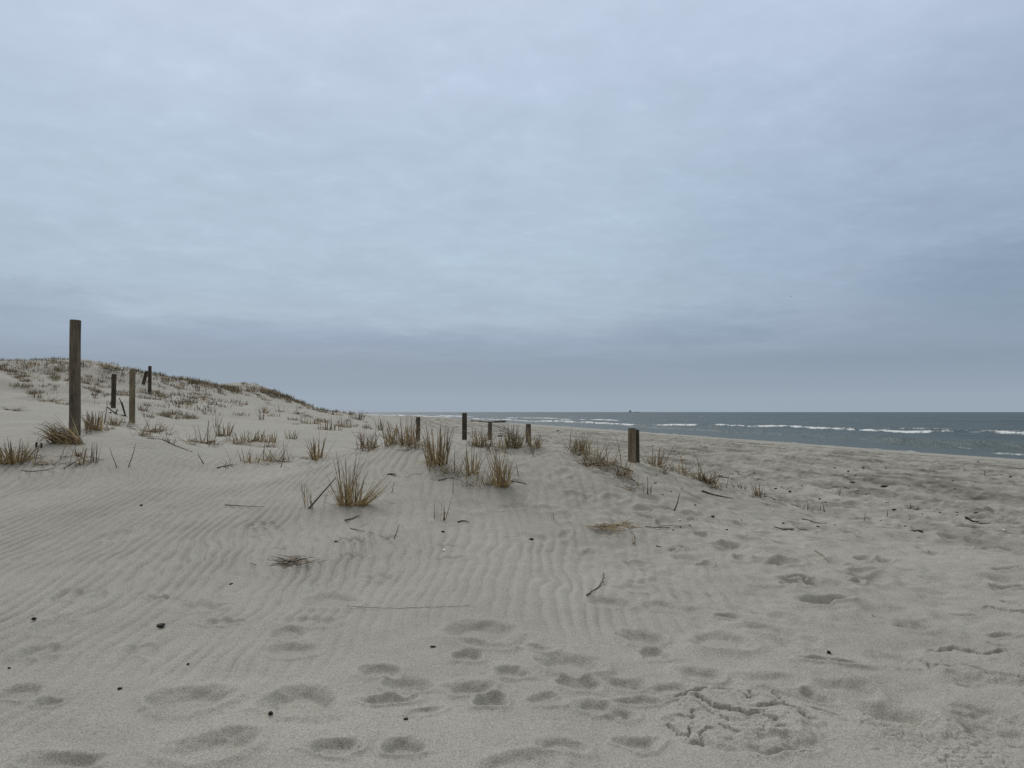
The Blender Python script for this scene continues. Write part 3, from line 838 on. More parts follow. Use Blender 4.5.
POSTS = [ # px centre, py top, py base, d, width px, material, lean x, label
 (77,320,431,15,10.4,M_POST,-.012,'tallest dark weathered post standing over the grass heap at left','slant'),
 (133,369,425,27,5.6,M_POST_G,-.008,'pale brown second post right of the tallest post',''),
 (114,374,406,34,4.6,M_POST_D,.0,'shorter dark post between the tallest post and the pale second post',''),
 (150,366,389,46,3.4,M_POST_D,.0,'small straight dark post high on the dune top',''),
 (143.6,371,380,50,3.4,M_POST_D,.22,'stubby dark post leaning right beside the small straight dune post',''),
 (418,417,442,28,4.6,M_POST,.0,'short post behind the tan tufts, leftmost of the beach posts',''),
 (464.5,413,447,27,5.2,M_POST_D,.0,'slender dark post reaching the horizon, tallest of the beach posts',''),
 (490,422.5,447,31,4.2,M_POST,.0,'thin short post carrying a weathered rail on its top',''),
 (528.5,424,448,27,5.4,M_POST,.02,'short post with green tuft at its foot, right of the railed post',''),
]
for i, (px, pt, pb, d, wp, m, lean, lab, _) in enumerate(POSTS):
    x, y, zt = at_depth(px, pt, d)
    zb = gz(x, y); h = max(.3, zt-zb)
    o = link('post', post_mesh(wp*d/F*.5, h/math.cos(abs(lean)), m, 20+i, slant=.05*(i % 3-1), bury=.6), loc=(x, y, zb), label=lab, cat='post', group='weathered wooden posts')
    o.rotation_euler = (0, lean, i*1.3 if abs(lean) < .1 else 0)
    if i == 7: RAIL = (x, y, zt)
# thick double post
xd, yd, _ = at_depth(631.8, 463, 12.4)
sd_ = yd/F
zb = gz(xd, yd); h1 = EYE + ray(632, 428)[2]*(yd/ray(632, 428)[1]) - zb
link('post', post_mesh(8.2*sd_*.5, h1, M_POST_G, 51, slant=-.04), loc=(xd, yd, zb), label='thick pale post in front, left one of the touching double post', cat='post', group='weathered wooden posts')
x2, y2 = xd + 5.9*sd_, yd + .13
zb2 = gz(x2, y2)
link('post', post_mesh(6.0*sd_*.5, h1-.03+zb-zb2, M_POST_D, 52, slant=.06), loc=(x2, y2, zb2), label='slightly lower dark post behind, right one of the touching double post', cat='post', group='weathered wooden posts')
# rail on the short post
xr, yr, zr = RAIL
xl, _, zl = at_depth(470.5, 421.3, yr); xe, _, ze = at_depth(506, 422.0, yr)
pts = []
for k in range(15):
    t = k/14
    pts.append((xl+(xe-xl)*t, yr+.02*math.sin(t*9), zl+(ze-zl)*t + .045 + .018*math.sin(t*7+1)))
rad = [.022+.02*sstep(.5, .8, np.array(k/14))+.006*math.sin(k*2.1) for k in range(15)]
zmin = zr - (pts[8][2]-float(rad[8]))
pts = [(a, b, c+zmin) for a, b, c in pts]
V, Fc = tube(pts, [float(r) for r in rad], 8)
link('rail', mesh_from('rail', V, Fc, M_TWIG), label='dark weathered rail lying across the top of the thin short post', cat='rail')
# two little stakes
for i, (px, lab) in enumerate(((36, 'tiny dark stake stub, left one of the two before the grass heap'), (41, 'tiny dark stake stub, right one of the two before the grass heap'))):
    x, y = hit(px, 450); s = y/F
    link('stake', post_mesh(1.0*s, (6 if i else 5.5)*s, M_CHAR, 70+i, bury=.15, sides=12, rows=10), loc=(x, y, gz(x, y)), label=lab, cat='stake', group='stake stubs')

# ------------------------------------------------------------------ twigs, stems, driftwood lying or sticking in the sand
def lying(name, pix, rpx, material, label, cat, group=None, lift=1.3, wob=.004):
    P = []
    for i in range(len(pix)-1):
        for t in np.linspace(0, 1, 6, endpoint=False):
            P.append((pix[i][0]*(1-t)+pix[i+1][0]*t, pix[i][1]*(1-t)+pix[i+1][1]*t))
    P.append(pix[-1])
    pts = []; rads = []
    for i, (a, b) in enumerate(P):
        x, y = hit(a, b); r = rpx*y/F*.5
        taper = 1-.55*i/(len(P)-1)
        pts.append(np.array((x+random.gauss(0, wob), y+random.gauss(0, wob), gz(x, y)+lift*r)))
        rads.append(r*taper*random.uniform(.85, 1.15))
    # keep it stiff: smooth heights, never below the sand
    zz = np.array([p[2] for p in pts]); 
    for _ in range(8): zz[1:-1] = (zz[:-2]+zz[1:-1]+zz[2:])/3
    c = pts[len(pts)//2].copy()
    pts = [np.array((p[0]-c[0], p[1]-c[1], z-c[2])) for p, z in zip(pts, zz)]
    V, Fc = tube(pts, rads, 6)
    return link(name, mesh_from(name, V, Fc, material), loc=c, label=label, cat=cat, group=group)
def standing(px, py, tx, ty, wpx, material, label, bend=.0):
    x, y = hit(px, py); s = y/F
    h = (py-ty)*s; dx = (tx-px)*s
    pts = []
    for k in range(8):
        t = k/7
        pts.append((dx*t + bend*math.sin(PI*t)*h, random.gauss(0, .004)+.1*h*t, -.05 + (h+.05)*t))
    V, Fc = tube(pts, [wpx*s*.5*(1-.6*k/7) for k in range(8)], 6)
    link('dry_stem', mesh_from('dry_stem', V, Fc, material), loc=(x, y, gz(x, y)), label=label, cat='dry stem', group='lone dry stems')
G_ST = 'sticks lying on the sand'
for a in [
 ('stick', [(225,506.5),(245,507.5),(264,509)], 1.7, M_STRAW, 'pale straw stalk lying flat left of the biggest golden clump', 'stick', G_ST, 2.2, .002),
 ('stick', [(346,610),(400,609.5),(440,608),(470,606.5)], .55, M_TWIG, 'long hair thin straw half buried across the rippled sand', 'stick', G_ST, 3.2, .002),
 ('stick', [(586,597),(597,590),(603,582),(604,574)], 1.5, M_TWIG, 'curved dark twig on the sand below the flat golden mat', 'stick', G_ST),
 ('stick', [(350,530),(368,534),(390,541)], 1.2, M_STRAW, 'pale root line running right below the biggest golden clump', 'stick', G_ST),
 ('stick', [(345,522),(352,521),(360,517)], 1.8, M_TWIG, 'short dark stick just under the biggest golden clump', 'stick', G_ST),
 ('stick', [(702,494),(716,497),(733,502)], 1.9, M_TWIG, 'dark driftwood stick below the brown hummock at right', 'driftwood', G_ST),
 ('stick', [(719,478),(728,479),(735,481.5)], 1.6, M_TWIG, 'dark driftwood stick right of the brown hummock', 'driftwood', G_ST),
 ('stick', [(765,497),(772,501),(778,505)], 1.7, M_TWIG, 'trailing dark stalk beside the small brown tuft at right', 'stick', G_ST),
 ('stick', [(775,530),(790,531),(807,531.5)], 1.4, M_TWIG, 'straight thin dark stick lying on the sand at right', 'stick', G_ST),
 ('stick', [(802,520),(813,523),(826,526)], 1.3, M_TWIG, 'faint thin stick right above the straight thin dark stick', 'stick', G_ST),
 ('stick', [(815,554),(822,558),(829,562)], 1.6, M_STRAW, 'pale short stick on the footprinted sand at right', 'stick', G_ST),
 ('stick', [(645,528),(660,527),(676,527.5)], 1.0, M_TWIG, 'thin dark straw just right of the flat golden mat', 'stick', G_ST),
 ('stick', [(588,463.5),(604,464),(617,463)], 2.2, M_TWIG, 'dark driftwood branch poking from the matted heap on the mound crest', 'driftwood', G_ST),
 ('stick', [(633,473),(624,470),(612,465),(600,459)], 1.4, M_TWIG, 'long thin branch lying over the mound crest left of the double post', 'stick', G_ST),
 ('stick', [(630,477),(638,483),(645,489)], 1.2, M_TWIG, 'thin brown stalk sliding down the mound below the double post', 'stick', G_ST),
 ('stick', [(512,483),(520,484),(527,485)], 1.5, M_TWIG, 'short dark twig right of the golden clump with bent stems', 'stick', G_ST),
 ('stick', [(438,482),(446,480),(455,481)], 1.3, M_TWIG, 'short dark twig on the sand below the dense tan sheaf', 'stick', G_ST),
 ('stick', [(457,523),(463,523.5),(469,524.5)], 1.8, M_TWIG, 'stubby dark bark strip in the sand below the mound', 'stick', G_ST),
 ('stick', [(21,472.5),(33,474),(55,471)], 1.2, M_TWIG, 'dark wavy straw on the sand below the left edge bush', 'stick', G_ST),
 ('stick', [(64,470),(76,463),(88,457),(103,462)], 1.2, M_TWIG, 'bent thin straw on the sand right of the flattened wisps', 'stick', G_ST),
 ('stick', [(147,439),(163,440)], 1.0, M_TWIG, 'upper dark straw on the sand in front of the pale second post', 'stick', G_ST),
 ('stick', [(163,441),(176,447),(192,451.5)], 1.2, M_TWIG, 'curved dark straw on the sand right of the pale second post', 'stick', G_ST),
 ('stick', [(217,468.5),(225,468),(233,466.5)], 1.4, M_TWIG, 'dark bark sliver left of the low spread of leaning stems', 'stick', G_ST),
 ('stick', [(965,521.5),(972,522.5),(979,523)], 2.4, M_CHAR, 'charred driftwood stick lying far right on the trampled sand', 'driftwood', G_ST),
 ('stick', [(979,523.5),(990,524.5)], 1.2, M_TWIG, 'thin grey stick touching the charred stick at far right', 'stick', G_ST),
 ('stick', [(866,495.5),(876,494),(886,492.5)], 1.0, M_TWIG, 'thin twig on the trampled sand among the dark wrack pieces', 'stick', G_ST),
 ('stick', [(843,489),(850,492),(857,495.5)], 1.2, M_TWIG, 'short slanted twig on the trampled sand left of the wrack pieces', 'stick', G_ST),
 ('stick', [(633,546),(634,539),(630,532)], 1.6, M_STRAW, 'bleached pale stalk curling from the flat golden mat', 'stick', G_ST),
 ('stick', [(656,549),(661,550.5)], 1.5, M_TWIG, 'tiny dark stick right below the flat golden mat', 'stick', G_ST),
]: lying(*a)
for a in [
 (672,507,680,490,1.5,M_CHAR,'lone dark curved stem in the sand right of the double post',.06),
 (392,541,399,526,1.3,M_TWIG,'lone short stem leaning right, right below the biggest golden clump',0),
 (118,468,108,449,1.0,M_TWIG,'lone thin stem leaning left on the sand below the pale second post',0),
 (127,467,134,444,1.0,M_TWIG,'lone thin stem leaning right on the sand below the pale second post',.04),
 (206,466,197,455,1.4,M_TWIG,'dark stem leaning left at the centre of the left sand flat',0),
 (207.5,445,207,421,1.2,M_TWIG,'tall thin dark stem rising from the twiggy brown clump',0),
 (280,467,284,452,1.0,M_TWIG,'lone stem right of the low spread of leaning stems',.03),
 (453,494,453,472,1.1,M_STRAW,'lone upright straw on the mound face below the dense sheaf',0),
 (519,478,516,464,.9,M_TWIG,'lone hair thin stem right of the golden clump with bent stems',0),
 (648,494,648,476,1.0,M_TWIG,'lone upright thin stem on the sand below the double post',0),
 (305,510,335,479,2.0,M_TWIG,'long grey stalk leaning right beside the biggest golden clump',0),
 (307,497,301,483,1.4,M_STRAW,'short curved pale stem left of the long leaning stalk',-.1),
 (391,492,394,481,.8,M_TWIG,'hair thin stem on the sand right of the biggest golden clump',0),
 (839,497,841,490,1.0,M_TWIG,'thin twig standing on the trampled sand at right',0),
 (887,518,888,512,1.0,M_TWIG,'short twig standing on the trampled sand at far right',0),
 (864,522,866,515,.9,M_TWIG,'faint twig leaning on the sand beside the dark lump at right',0),
 (985,477,985,471,.9,M_TWIG,'tiny upright twig far off on the beach at the right edge',0),
 (367,449,357,436,1.6,M_TWIG,'thick dark stem leaning left beside the few bent stems',0),
 (104,424,106,405,1.3,M_TWIG,'tall dark stem between the tan tuft and the pale second post',0),
]: standing(*a)
# black dead twigs left of the pale post
def branch(px, py, arms, lab):
    x, y = hit(px, py); s = y/F
    root = link('dead_branch', None, loc=(x, y, gz(x, y)), label=lab, cat='dead branch', group='black dead branches')
    for arm in arms:
        pts = [((a-px)*s, random.uniform(-.05, .05), (py-b)*s-.03) for a, b in arm]
        fine = []
        for i in range(len(pts)-1):
            for t in np.linspace(0, 1, 4, endpoint=False): fine.append(tuple(pts[i][k]*(1-t)+pts[i+1][k]*t+random.gauss(0, .004) for k in range(3)))
        fine.append(pts[-1])
        V, Fc = tube(fine, [1.5*s*.5*(1.15-.7*i/len(fine)) for i in range(len(fine))], 6)
        link('twig', mesh_from('twig', V, Fc, M_CHAR), root)
branch(125, 417, [[(127,418),(124,413),(121,404),(119,398)],[(126,417),(124,409),(122,402)],[(127,417),(122,415),(118,421)]], 'black V shaped dead branch left of the pale second post')
branch(112, 414, [[(118,415),(113,412),(108,408),(106,407)],[(115,413),(117,409)],[(111,412),(108,413)]], 'low black crooked dead branch behind the tan tuft')

# ------------------------------------------------------------------ chips, wrack lumps and shells
def lump(name, px, py, wpx, hpx, material, label, cat, group, depth=.7, seed=0, flatshade=False):
    x, y = hit(px, py); s = y/F
    a = wpx*s*.46; c = max(hpx*s*.36, .005); b = max(a*depth, .008)
    g = np.random.default_rng(seed+int(px*7+py))
    V = []; Fc = []; nu, nv = 12, 7
    ph = g.uniform(0, 6.28, 4)
    for j in range(nv+1):
        v = -PI/2 + PI*j/nv
        for i in range(nu):
            u = 2*PI*i/nu
            k = 1 + .26*math.sin(2*u+ph[0]) + .2*math.sin(3*u+ph[1]+2*v) + .16*math.sin(5*u+ph[2]+v)+g.uniform(-.12,.12)
            cu = math.copysign(abs(math.cos(v))**.6, math.cos(v))
            V.append((a*cu*math.cos(u)*k, b*cu*math.sin(u)*k, c*math.sin(v)*(1+.2*math.sin(u+ph[3])) + c*.8))
    for j in range(nv):
        for i in range(nu):
            Fc.append((j*nu+i, j*nu+(i+1) % nu, (j+1)*nu+(i+1) % nu, (j+1)*nu+i))
    o = link(name, mesh_from(name, V, Fc, material, smooth=not flatshade), loc=(x, y, gz(x, y)), label=label, cat=cat, group=group)
    o.rotation_euler.z = g.uniform(-.3, .3)
    return o
G_CH = 'black charcoal bits on the sand'
for (px, py, w, h, lab) in [
 (161,627,10,4.5,'largest flat black charcoal chip on the rippled sand at left'),
 (231,585,5,2.5,'small black charcoal chip above and right of the largest chip'),
 (34,621.5,4.5,4,'round black charcoal bit near the left edge'),
 (270.5,718,5.5,5,'round black charcoal bit beside the left foreground footprints'),
 (120,690.5,4,3,'small black bit left of the left foreground footprints'),
 (141,505.5,3.6,1.8,'tiny black bit on the far left sand above the ripples'),
 (9,668.5,3,2,'tiny black speck low near the left edge'),
 (188,666,3,1.6,'tiny black speck below the largest chip'),
 (406,720.5,5,2.4,'thin black bit in the middle foreground among the footprints'),
 (433,647,5,2.2,'black crumb left of the middle footprints'),
 (531,540,4,3,'grey black pebble on the sand below the mound'),
 (443,535,3,2.4,'tiny dark pebble left of the white shell chip'),
 (829,653,4.4,4.4,'round black pebble on the smooth right foreground'),
 (713,518,4,2.4,'dark pebble below the brown hummock at right'),
 (391.5,474.5,8,2,'flat dark bark chip right behind the biggest golden clump'),
 (336,543.5,4,1.8,'dark chip between the biggest golden clump and the wiry mat'),
]: lump('charcoal_chip', px, py, w, h, M_CHAR, lab, 'charcoal chip', G_CH)
G_W = 'dark wrack pieces on the trampled beach'
for (px, py, w, h, lab) in [
 (885,487.5,7,2.6,'left dark wrack lump of the pair on the trampled beach'),
 (903.5,487.5,6,2.6,'right dark wrack lump of the pair on the trampled beach'),
 (865,501,6,2.4,'flat dark wrack piece below the pair of lumps'),
 (868,522,6,3.2,'dark wrack lump near the centre of the right sand'),
 (917,534,11,3.2,'largest black wrack piece on the right sand'),
 (852,484,7,2.6,'brown wrack piece left of the pair of lumps'),
 (863,485,4,2.4,'small wrack crumb next to the brown wrack piece'),
 (820,500,3.4,2.6,'round dark crumb on the sand right of the small brown tuft'),
 (790,492,3.4,2.4,'dark crumb behind the small brown tuft'),
 (776,488,4,2,'flat dark crumb up from the small brown tuft'),
 (815,509,4,2.2,'dark crumb between the sparse twigs and pair of stems'),
 (783,464.5,4,2,'dark crumb far out on the middle beach'),
 (737,474.5,4,2,'dark crumb behind the right driftwood sticks'),
 (753,475.5,4,1.8,'flat dark crumb on the beach right of the driftwood sticks'),
 (557.5,431.5,4,1.8,'black lump alone on the far beach between posts and thick double post'),
 (894,513,4,2,'small dark crumb above the largest black wrack piece'),
 (906,529.5,4,1.6,'thin dark crumb touching above the largest black wrack piece'),
 (996,467,5,1.6,'dark crumb near the right edge of the far beach'),
 (1020,502,5,1.8,'dark crumb at the right edge of the trampled beach'),
 (976,517.5,4,2,'dark crumb just above the charred stick'),
 (500,437,7,2.4,'dark lump on the sand right of the railed post'),
]: lump('wrack_piece', px, py, w, h, M_WRACK, lab, 'wrack', G_W)
G_SH = 'white shell chips on the beach'
for (px, py, w, h, lab) in [
 (444.5,551,5,2.4,'lone white shell chip on the rippled sand in the middle'),
 (846.5,477,4,2,'white shell chip far out on the churned beach'),
 (857,494,4,1.6,'pale shell chip left of the pair of wrack lumps'),
 (886,505,4.5,1.6,'pale shell chip below the pair of wrack lumps'),
 (911,500.5,4.5,1.4,'white shell chip right of the wrack lumps'),
 (948.5,504.5,4.5,1.6,'bright shell chip on the right trampled beach'),
 (981,510.5,4.5,1.8,'brightest shell chip near the right edge'),
 (957,517.5,3.5,1.4,'small pale shell chip left of the charred stick'),
 (986,529.5,5,1.6,'white shell chip just below the charred stick'),
 (1003.5,529.5,4.5,1.6,'pale shell chip right below the charred stick at the right edge'),
 (896,486.5,4,2,'white shell chip between the pair of wrack lumps'),
]: lump('shell_chip', px, py, w, h, M_SHELL, lab, 'shell', G_SH)

# small crumbs of wrack and shell too many to tell apart
def crumb(name, material, lab, cat, grp, n, seed):
    g = np.random.default_rng(seed); src = []
    for k in range(n):
        px = g.uniform(655, 1030); py = 452 + 80*g.random()**1.1
        if py < 470 + (700-px)*.25: continue
        hp = hit(px, py)
        if hp is None or hp[1] > 40: continue
        if len(src) < 4:
            o = lump(name, px, py, 2.6, 1.5, material, lab, cat, grp); src.append((o.data, hp[1]))
        else:
            me, d0 = src[k % 4]
            o = link(name, me, loc=(hp[0], hp[1], gz(*hp)), label=lab, cat=cat, group=grp)
            sc_ = g.uniform(.5, 1.3)*hp[1]/d0; o.scale = (sc_, sc_, sc_); o.rotation_euler.z = g.uniform(0, 6.28)
crumb('wrack_crumb', M_WRACK, 'tiny dark crumb of wrack strewn over the trampled beach', 'wrack crumb', 'tiny wrack crumbs on the trampled beach', 75, 5)
crumb('shell_crumb', M_SHELL, 'tiny pale shell crumb strewn over the trampled beach', 'shell crumb', 'tiny shell crumbs on the trampled beach', 30, 6)

# ------------------------------------------------------------------ ground sheet
def build_ground():
    fine = np.arange(-0.72, 0.72001, 0.00135)
    coarse_r = np.linspace(0.72, 2*PI-0.72, 96)[1:-1]
    az = np.concatenate([fine, coarse_r])
    r = [0.25, .5, .8, 1.1, 1.4, 1.7, 1.95]
    while r[-1] < 3000:
        d = r[-1]
        k = .0055 if d < 2.7 else .0017 if 3.1 < d < 4.3 else .0024 if d < 6 else .0027 if d < 15 else .0034 if d < 42 else .009 if d < 110 else .04
        r.append(d*(1+k))
    r = np.array(r)
    R, A = np.meshgrid(r, az, indexing='ij')
    X = R*np.sin(A); Y = R*np.cos(A)
    xf, yf = X.ravel(), Y.ravel()
    Z = smooth_h(xf, yf) + relief(xf, yf)
    n, m = len(r), len(az)
    V = np.stack([xf, yf, Z], 1)
    i = np.arange(n-1)[:, None]; j = np.arange(m)[None]; j2 = (j+1) % m
    Fq = np.stack([i*m+j, i*m+j2, (i+1)*m+j2, (i+1)*m+j], -1).reshape(-1, 4)[:, ::-1]
    p, q = pq(xf, yf); d = np.hypot(xf, yf)
    zone = np.zeros((len(V), 3), np.float32)
    zone[:, 0] = sstep(0, 1.5, p - 4.8 - .45*np.clip(12.4-yf, 0, 7))*(1-sstep(24, 30, p + 1.5*fbm(q/6, p/3, 83, 2)))*sstep(8, 11, d)
    tk = np.zeros(len(V))
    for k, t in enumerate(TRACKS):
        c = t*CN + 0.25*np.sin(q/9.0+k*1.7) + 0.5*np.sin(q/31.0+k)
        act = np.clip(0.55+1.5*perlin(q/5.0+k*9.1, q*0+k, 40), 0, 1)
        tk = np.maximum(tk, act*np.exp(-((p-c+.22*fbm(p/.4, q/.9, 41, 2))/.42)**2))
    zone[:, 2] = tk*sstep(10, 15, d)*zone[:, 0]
    zone[:, 1] = sstep(49.8, 53.2, p + 1.2*fbm(q/14, p*0, 81, 2))
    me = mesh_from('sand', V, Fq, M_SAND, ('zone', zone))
    # close the hole under the camera
    import bmesh
    bm = bmesh.new(); bm.from_mesh(me); bm.verts.ensure_lookup_table()
    bm.faces.new([bm.verts[k] for k in range(m)][::-1]); bm.to_mesh(me); bm.free()
    print('ground', n, m)
    o = link('sand_ground', me, kind='structure')
build_ground()

# ------------------------------------------------------------------ sea
def build_sea():
    az = np.concatenate([np.arange(-0.5, 0.85, .0016), np.arange(.86, 1.9, .02)])
    r = [28.0]
    while r[-1] < 45000:
        d = r[-1]; k = .005 if d < 400 else .01 if d < 2500 else .04
        r.append(d*(1+k))
    r = np.array(r); R, A = np.meshgrid(r, az, indexing='ij')
    x = (R*np.sin(A)).ravel(); y = (R*np.cos(A)).ravel()
    p, q = pq(x, y)
    off = p-54.5
    fade = 1-.5*sstep(500, 2500, np.hypot(x, y))
    z = .24*fbm(p/6.5, q/17, 101, 3)*fade*sstep(2, 20, off) + .55*perlin(p/17, q/50, 104)*fade*sstep(10, 40, off)
    foam = np.zeros_like(x)
    def breaker(c, amp, width, q0, q1, seed, foaminess, spread=1.0, wav=70.0):
        nonlocal z, foam
        cc = c + 2.8*fbm(q/wav, q*0+seed, 110+seed, 2)*spread
        e = p-cc
        mg = min(25, .3*(q1-q0)); act = sstep(q0-mg, q0, q)*(1-sstep(q1, q1+mg, q))
        along = np.clip(.95+.75*fbm(q/14.0, q*0+3, 130+seed, 3)+.45*perlin(q/3.1, p/4.0, 160+seed), 0, 1.1)
        shape = np.where(e < 0, np.exp(-(e/(width*.55))**2), np.exp(-(e/(width*1.6))**2))
        z = z + amp*shape*act*(.55+.45*along)
        fm = np.where(e < 0, np.exp(-(e/(width*1.1))**2), np.exp(-(e/(width*.55))**2))
        foam = np.maximum(foam, foaminess*fm*act*along)
        # spent foam drifting shoreward
        tr = np.exp(-((e+width*3.0)/(width*2.6))**2)*act*along*.14*foaminess
        foam = np.maximum(foam, tr)
    bend = np.interp(q, [60, 118, 150, 220, 300, 420], [110, 109, 104, 84, 80, 80])
    breaker(bend, .50, 1.0, -80, 430, 1, .85)
    breaker(bend+13, .3, 1.2, 90, 190, 5, .55)
    breaker(121, .4, 2.4, 330, 520, 2, 1.0)
    breaker(66.5, .85, 2.6, 64, 84, 3, .16, .3)
    breaker(70, .4, 1.8, 84, 180, 10, .12, .6)
    breaker(63, .2, .7, 62, 74, 4, .38, .3, 30)
    breaker(58.5, .2, 1.2, 44, 59, 6, .52, .4, 30)
    breaker(90, .6, 3, 560, 900, 7, 1.0); breaker(76, .5, 3, 650, 1100, 8, 1.0); breaker(120, .6, 4, 620, 760, 9, .9)
    # whitecaps further out
    wc = perlin(p/9, q/22, 140)*sstep(70, 90, off)*(1-sstep(350, 700, off))
    foam = np.maximum(foam, .7*sstep(.80, .92, wc))
    # lace along the edge
    ed = p - 1.6*fbm(q/11, q*0, 150, 3)
    foam = np.maximum(foam, .55*np.exp(-((ed-54.2)/.7)**2))
    z += .0
    V = np.stack([x, y, z], 1); n, m = len(r), len(az)
    i = np.arange(n-1)[:, None]; j = np.arange(m-1)[None]
    Fq = np.stack([i*m+j, i*m+j+1, (i+1)*m+j+1, (i+1)*m+j], -1).reshape(-1, 4)[:, ::-1]
    zone = np.zeros((len(V), 3), np.float32); zone[:, 0] = np.clip(foam, 0, 1); zone[:, 1] = (1-sstep(12, 45, off))*.9
    me = mesh_from('sea', V, Fq, M_SEA, ('zone', zone))
    print('sea', n, m)
    link('sea', me, kind='structure')
build_sea()

# ------------------------------------------------------------------ ship on the horizon, gull
sx_, sy_, _ = at_depth(634, 412, 6000)
ship = link('ship', None, loc=(sx_, sy_, -1.5), label='tiny grey ship on the horizon above the thick double post', cat='ship')
def prism(name, outline, w, parent, m, y0=0):
    V = [(a, -w, b) for a, b in outline]+[(a, w, b) for a, b in outline]; k = len(outline)
    Fc = [tuple(range(k)), tuple(range(2*k-1, k-1, -1))]+[(i, k+i, k+(i+1) % k, (i+1) % k) for i in range(k)]
    return link(name, mesh_from(name, V, Fc, m, smooth=False), parent)
prism('hull', [(-46,-2),(40,-2),(50,7),(38,5.5),(-50,5.5)], 7, ship, M_SHIP)
prism('bridge', [(-40,5.5),(-22,5.5),(-22,14),(-26,19),(-37,19),(-40,14)], 6, ship, M_SHIP)
prism('deck_crane', [(14,5.5),(18,5.5),(17,17),(15,17)], 1.5, ship, M_SHIP)
prism('deck_crane', [(28,5.5),(31,5.5),(30.3,14),(28.7,14)], 1.5, ship, M_SHIP)
gx, gy, gzz = at_depth(791, 296.5, 330)
gull = link('gull', None, loc=(gx, gy, gzz), label='tiny dark gull flying in the cloudy sky at right', cat='gull')
gull.rotation_euler = (.1, .25, .6)
V, Fc = tube([(0,-.32,0),(0,-.25,.02),(0,-.1,.03),(0,.08,.02),(0,.2,.01),(0,.28,.03),(0,.36,.01)], [.015,.045,.075,.08,.055,.05,.012], 8)
link('body', mesh_from('body', V, Fc, M_GULL), gull)
for s in (-1, 1):
    V = []; Fc = []
    for i, (a, b, ch) in enumerate([(.04,.03,.19),(.25,.14,.18),(.45,.15,.15),(.6,.10,.10),(.72,.04,.03)]):
        for (yy, zz) in ((ch*.5, .0), (0, .012), (-ch*.5, .0), (0, -.008)): V.append((s*a, yy-.03*i*.4, b+zz))
    for i in range(4):
        for k in range(4): Fc.append((i*4+k, i*4+(k+1) % 4, (i+1)*4+(k+1) % 4, (i+1)*4+k))
    link('wing', mesh_from('wing', V, Fc, M_GULL), gull)

# ------------------------------------------------------------------ sky
SUN_EL, SUN_AZ = math.radians(40), math.radians(-24)   # azimuth from +Y (view direction) towards +X
w = bpy.data.worlds.new('World'); scene.world = w; w.use_nodes = True
nt = w.node_tree; nt.nodes.clear()
out = N(nt, 'ShaderNodeOutputWorld'); bg = N(nt, 'ShaderNodeBackground'); nt.links.new(bg.outputs[0], out.inputs[0])
sky = N(nt, 'ShaderNodeTexSky', sky_type='NISHITA'); sky.sun_disc = False
sky.sun_elevation = SUN_EL; sky.sun_rotation = SUN_AZ; sky.air_density = 1.2; sky.dust_density = 2.0
BG = 0.1
bg.inputs[1].default_value = BG
tc = N(nt, 'ShaderNodeTexCoord'); D = tc.outputs['Generated']
sp = N(nt, 'ShaderNodeSeparateXYZ'); nt.links.new(D, sp.inputs[0])
zc = math_n(nt, 'MAXIMUM', sp.outputs[2], 0.0)
# cloud deck seen in perspective
iv = math_n(nt, 'DIVIDE', 1.0, math_n(nt, 'ADD', zc, .10))
cmb = N(nt, 'ShaderNodeCombineXYZ')
nt.links.new(math_n(nt, 'MULTIPLY', sp.outputs[0], iv), cmb.inputs[0]); nt.links.new(math_n(nt, 'MULTIPLY', sp.outputs[1], iv), cmb.inputs[1])
CP_ = cmb.outputs[0]
n_big = noise(nt, CP_, .55, 4, .55, .3)
n_mid = noise(nt, CP_, 2.1, 5, .58, .25)
n_fin = noise(nt, CP_, 7.5, 6, .62, .2)
# elevation, gently warped so bands have torn edges
warp = math_n(nt, 'MULTIPLY', math_n(nt, 'SUBTRACT', n_mid, .5), .05)
zw = math_n(nt, 'ADD', sp.outputs[2], math_n(nt, 'MULTIPLY', warp, mapr(nt, sp.outputs[2], 0.02, .12)))
def lin(r, g, b):
    f = lambda c: ((c/255+.055)/1.055)**2.4 if c/255 > .04045 else c/255/12.92
    return tuple(f(c) for c in (r, g, b))
SK = 1.0
stops = [(0.0, lin(154,168,182)), (.020, lin(152,167,182)), (.034, lin(146,161,177)), (.065, lin(143,159,176)), (.093, lin(155,171,190)),
         (.125, lin(169,186,203)), (.20, lin(175,194,211)), (.30, lin(178,196,215)), (.48, lin(190,204,225)), (.60, lin(198,208,222)), (.75, lin(216,216,214)), (1.0, lin(230,227,220))]
col = ramp(nt, zw, stops)
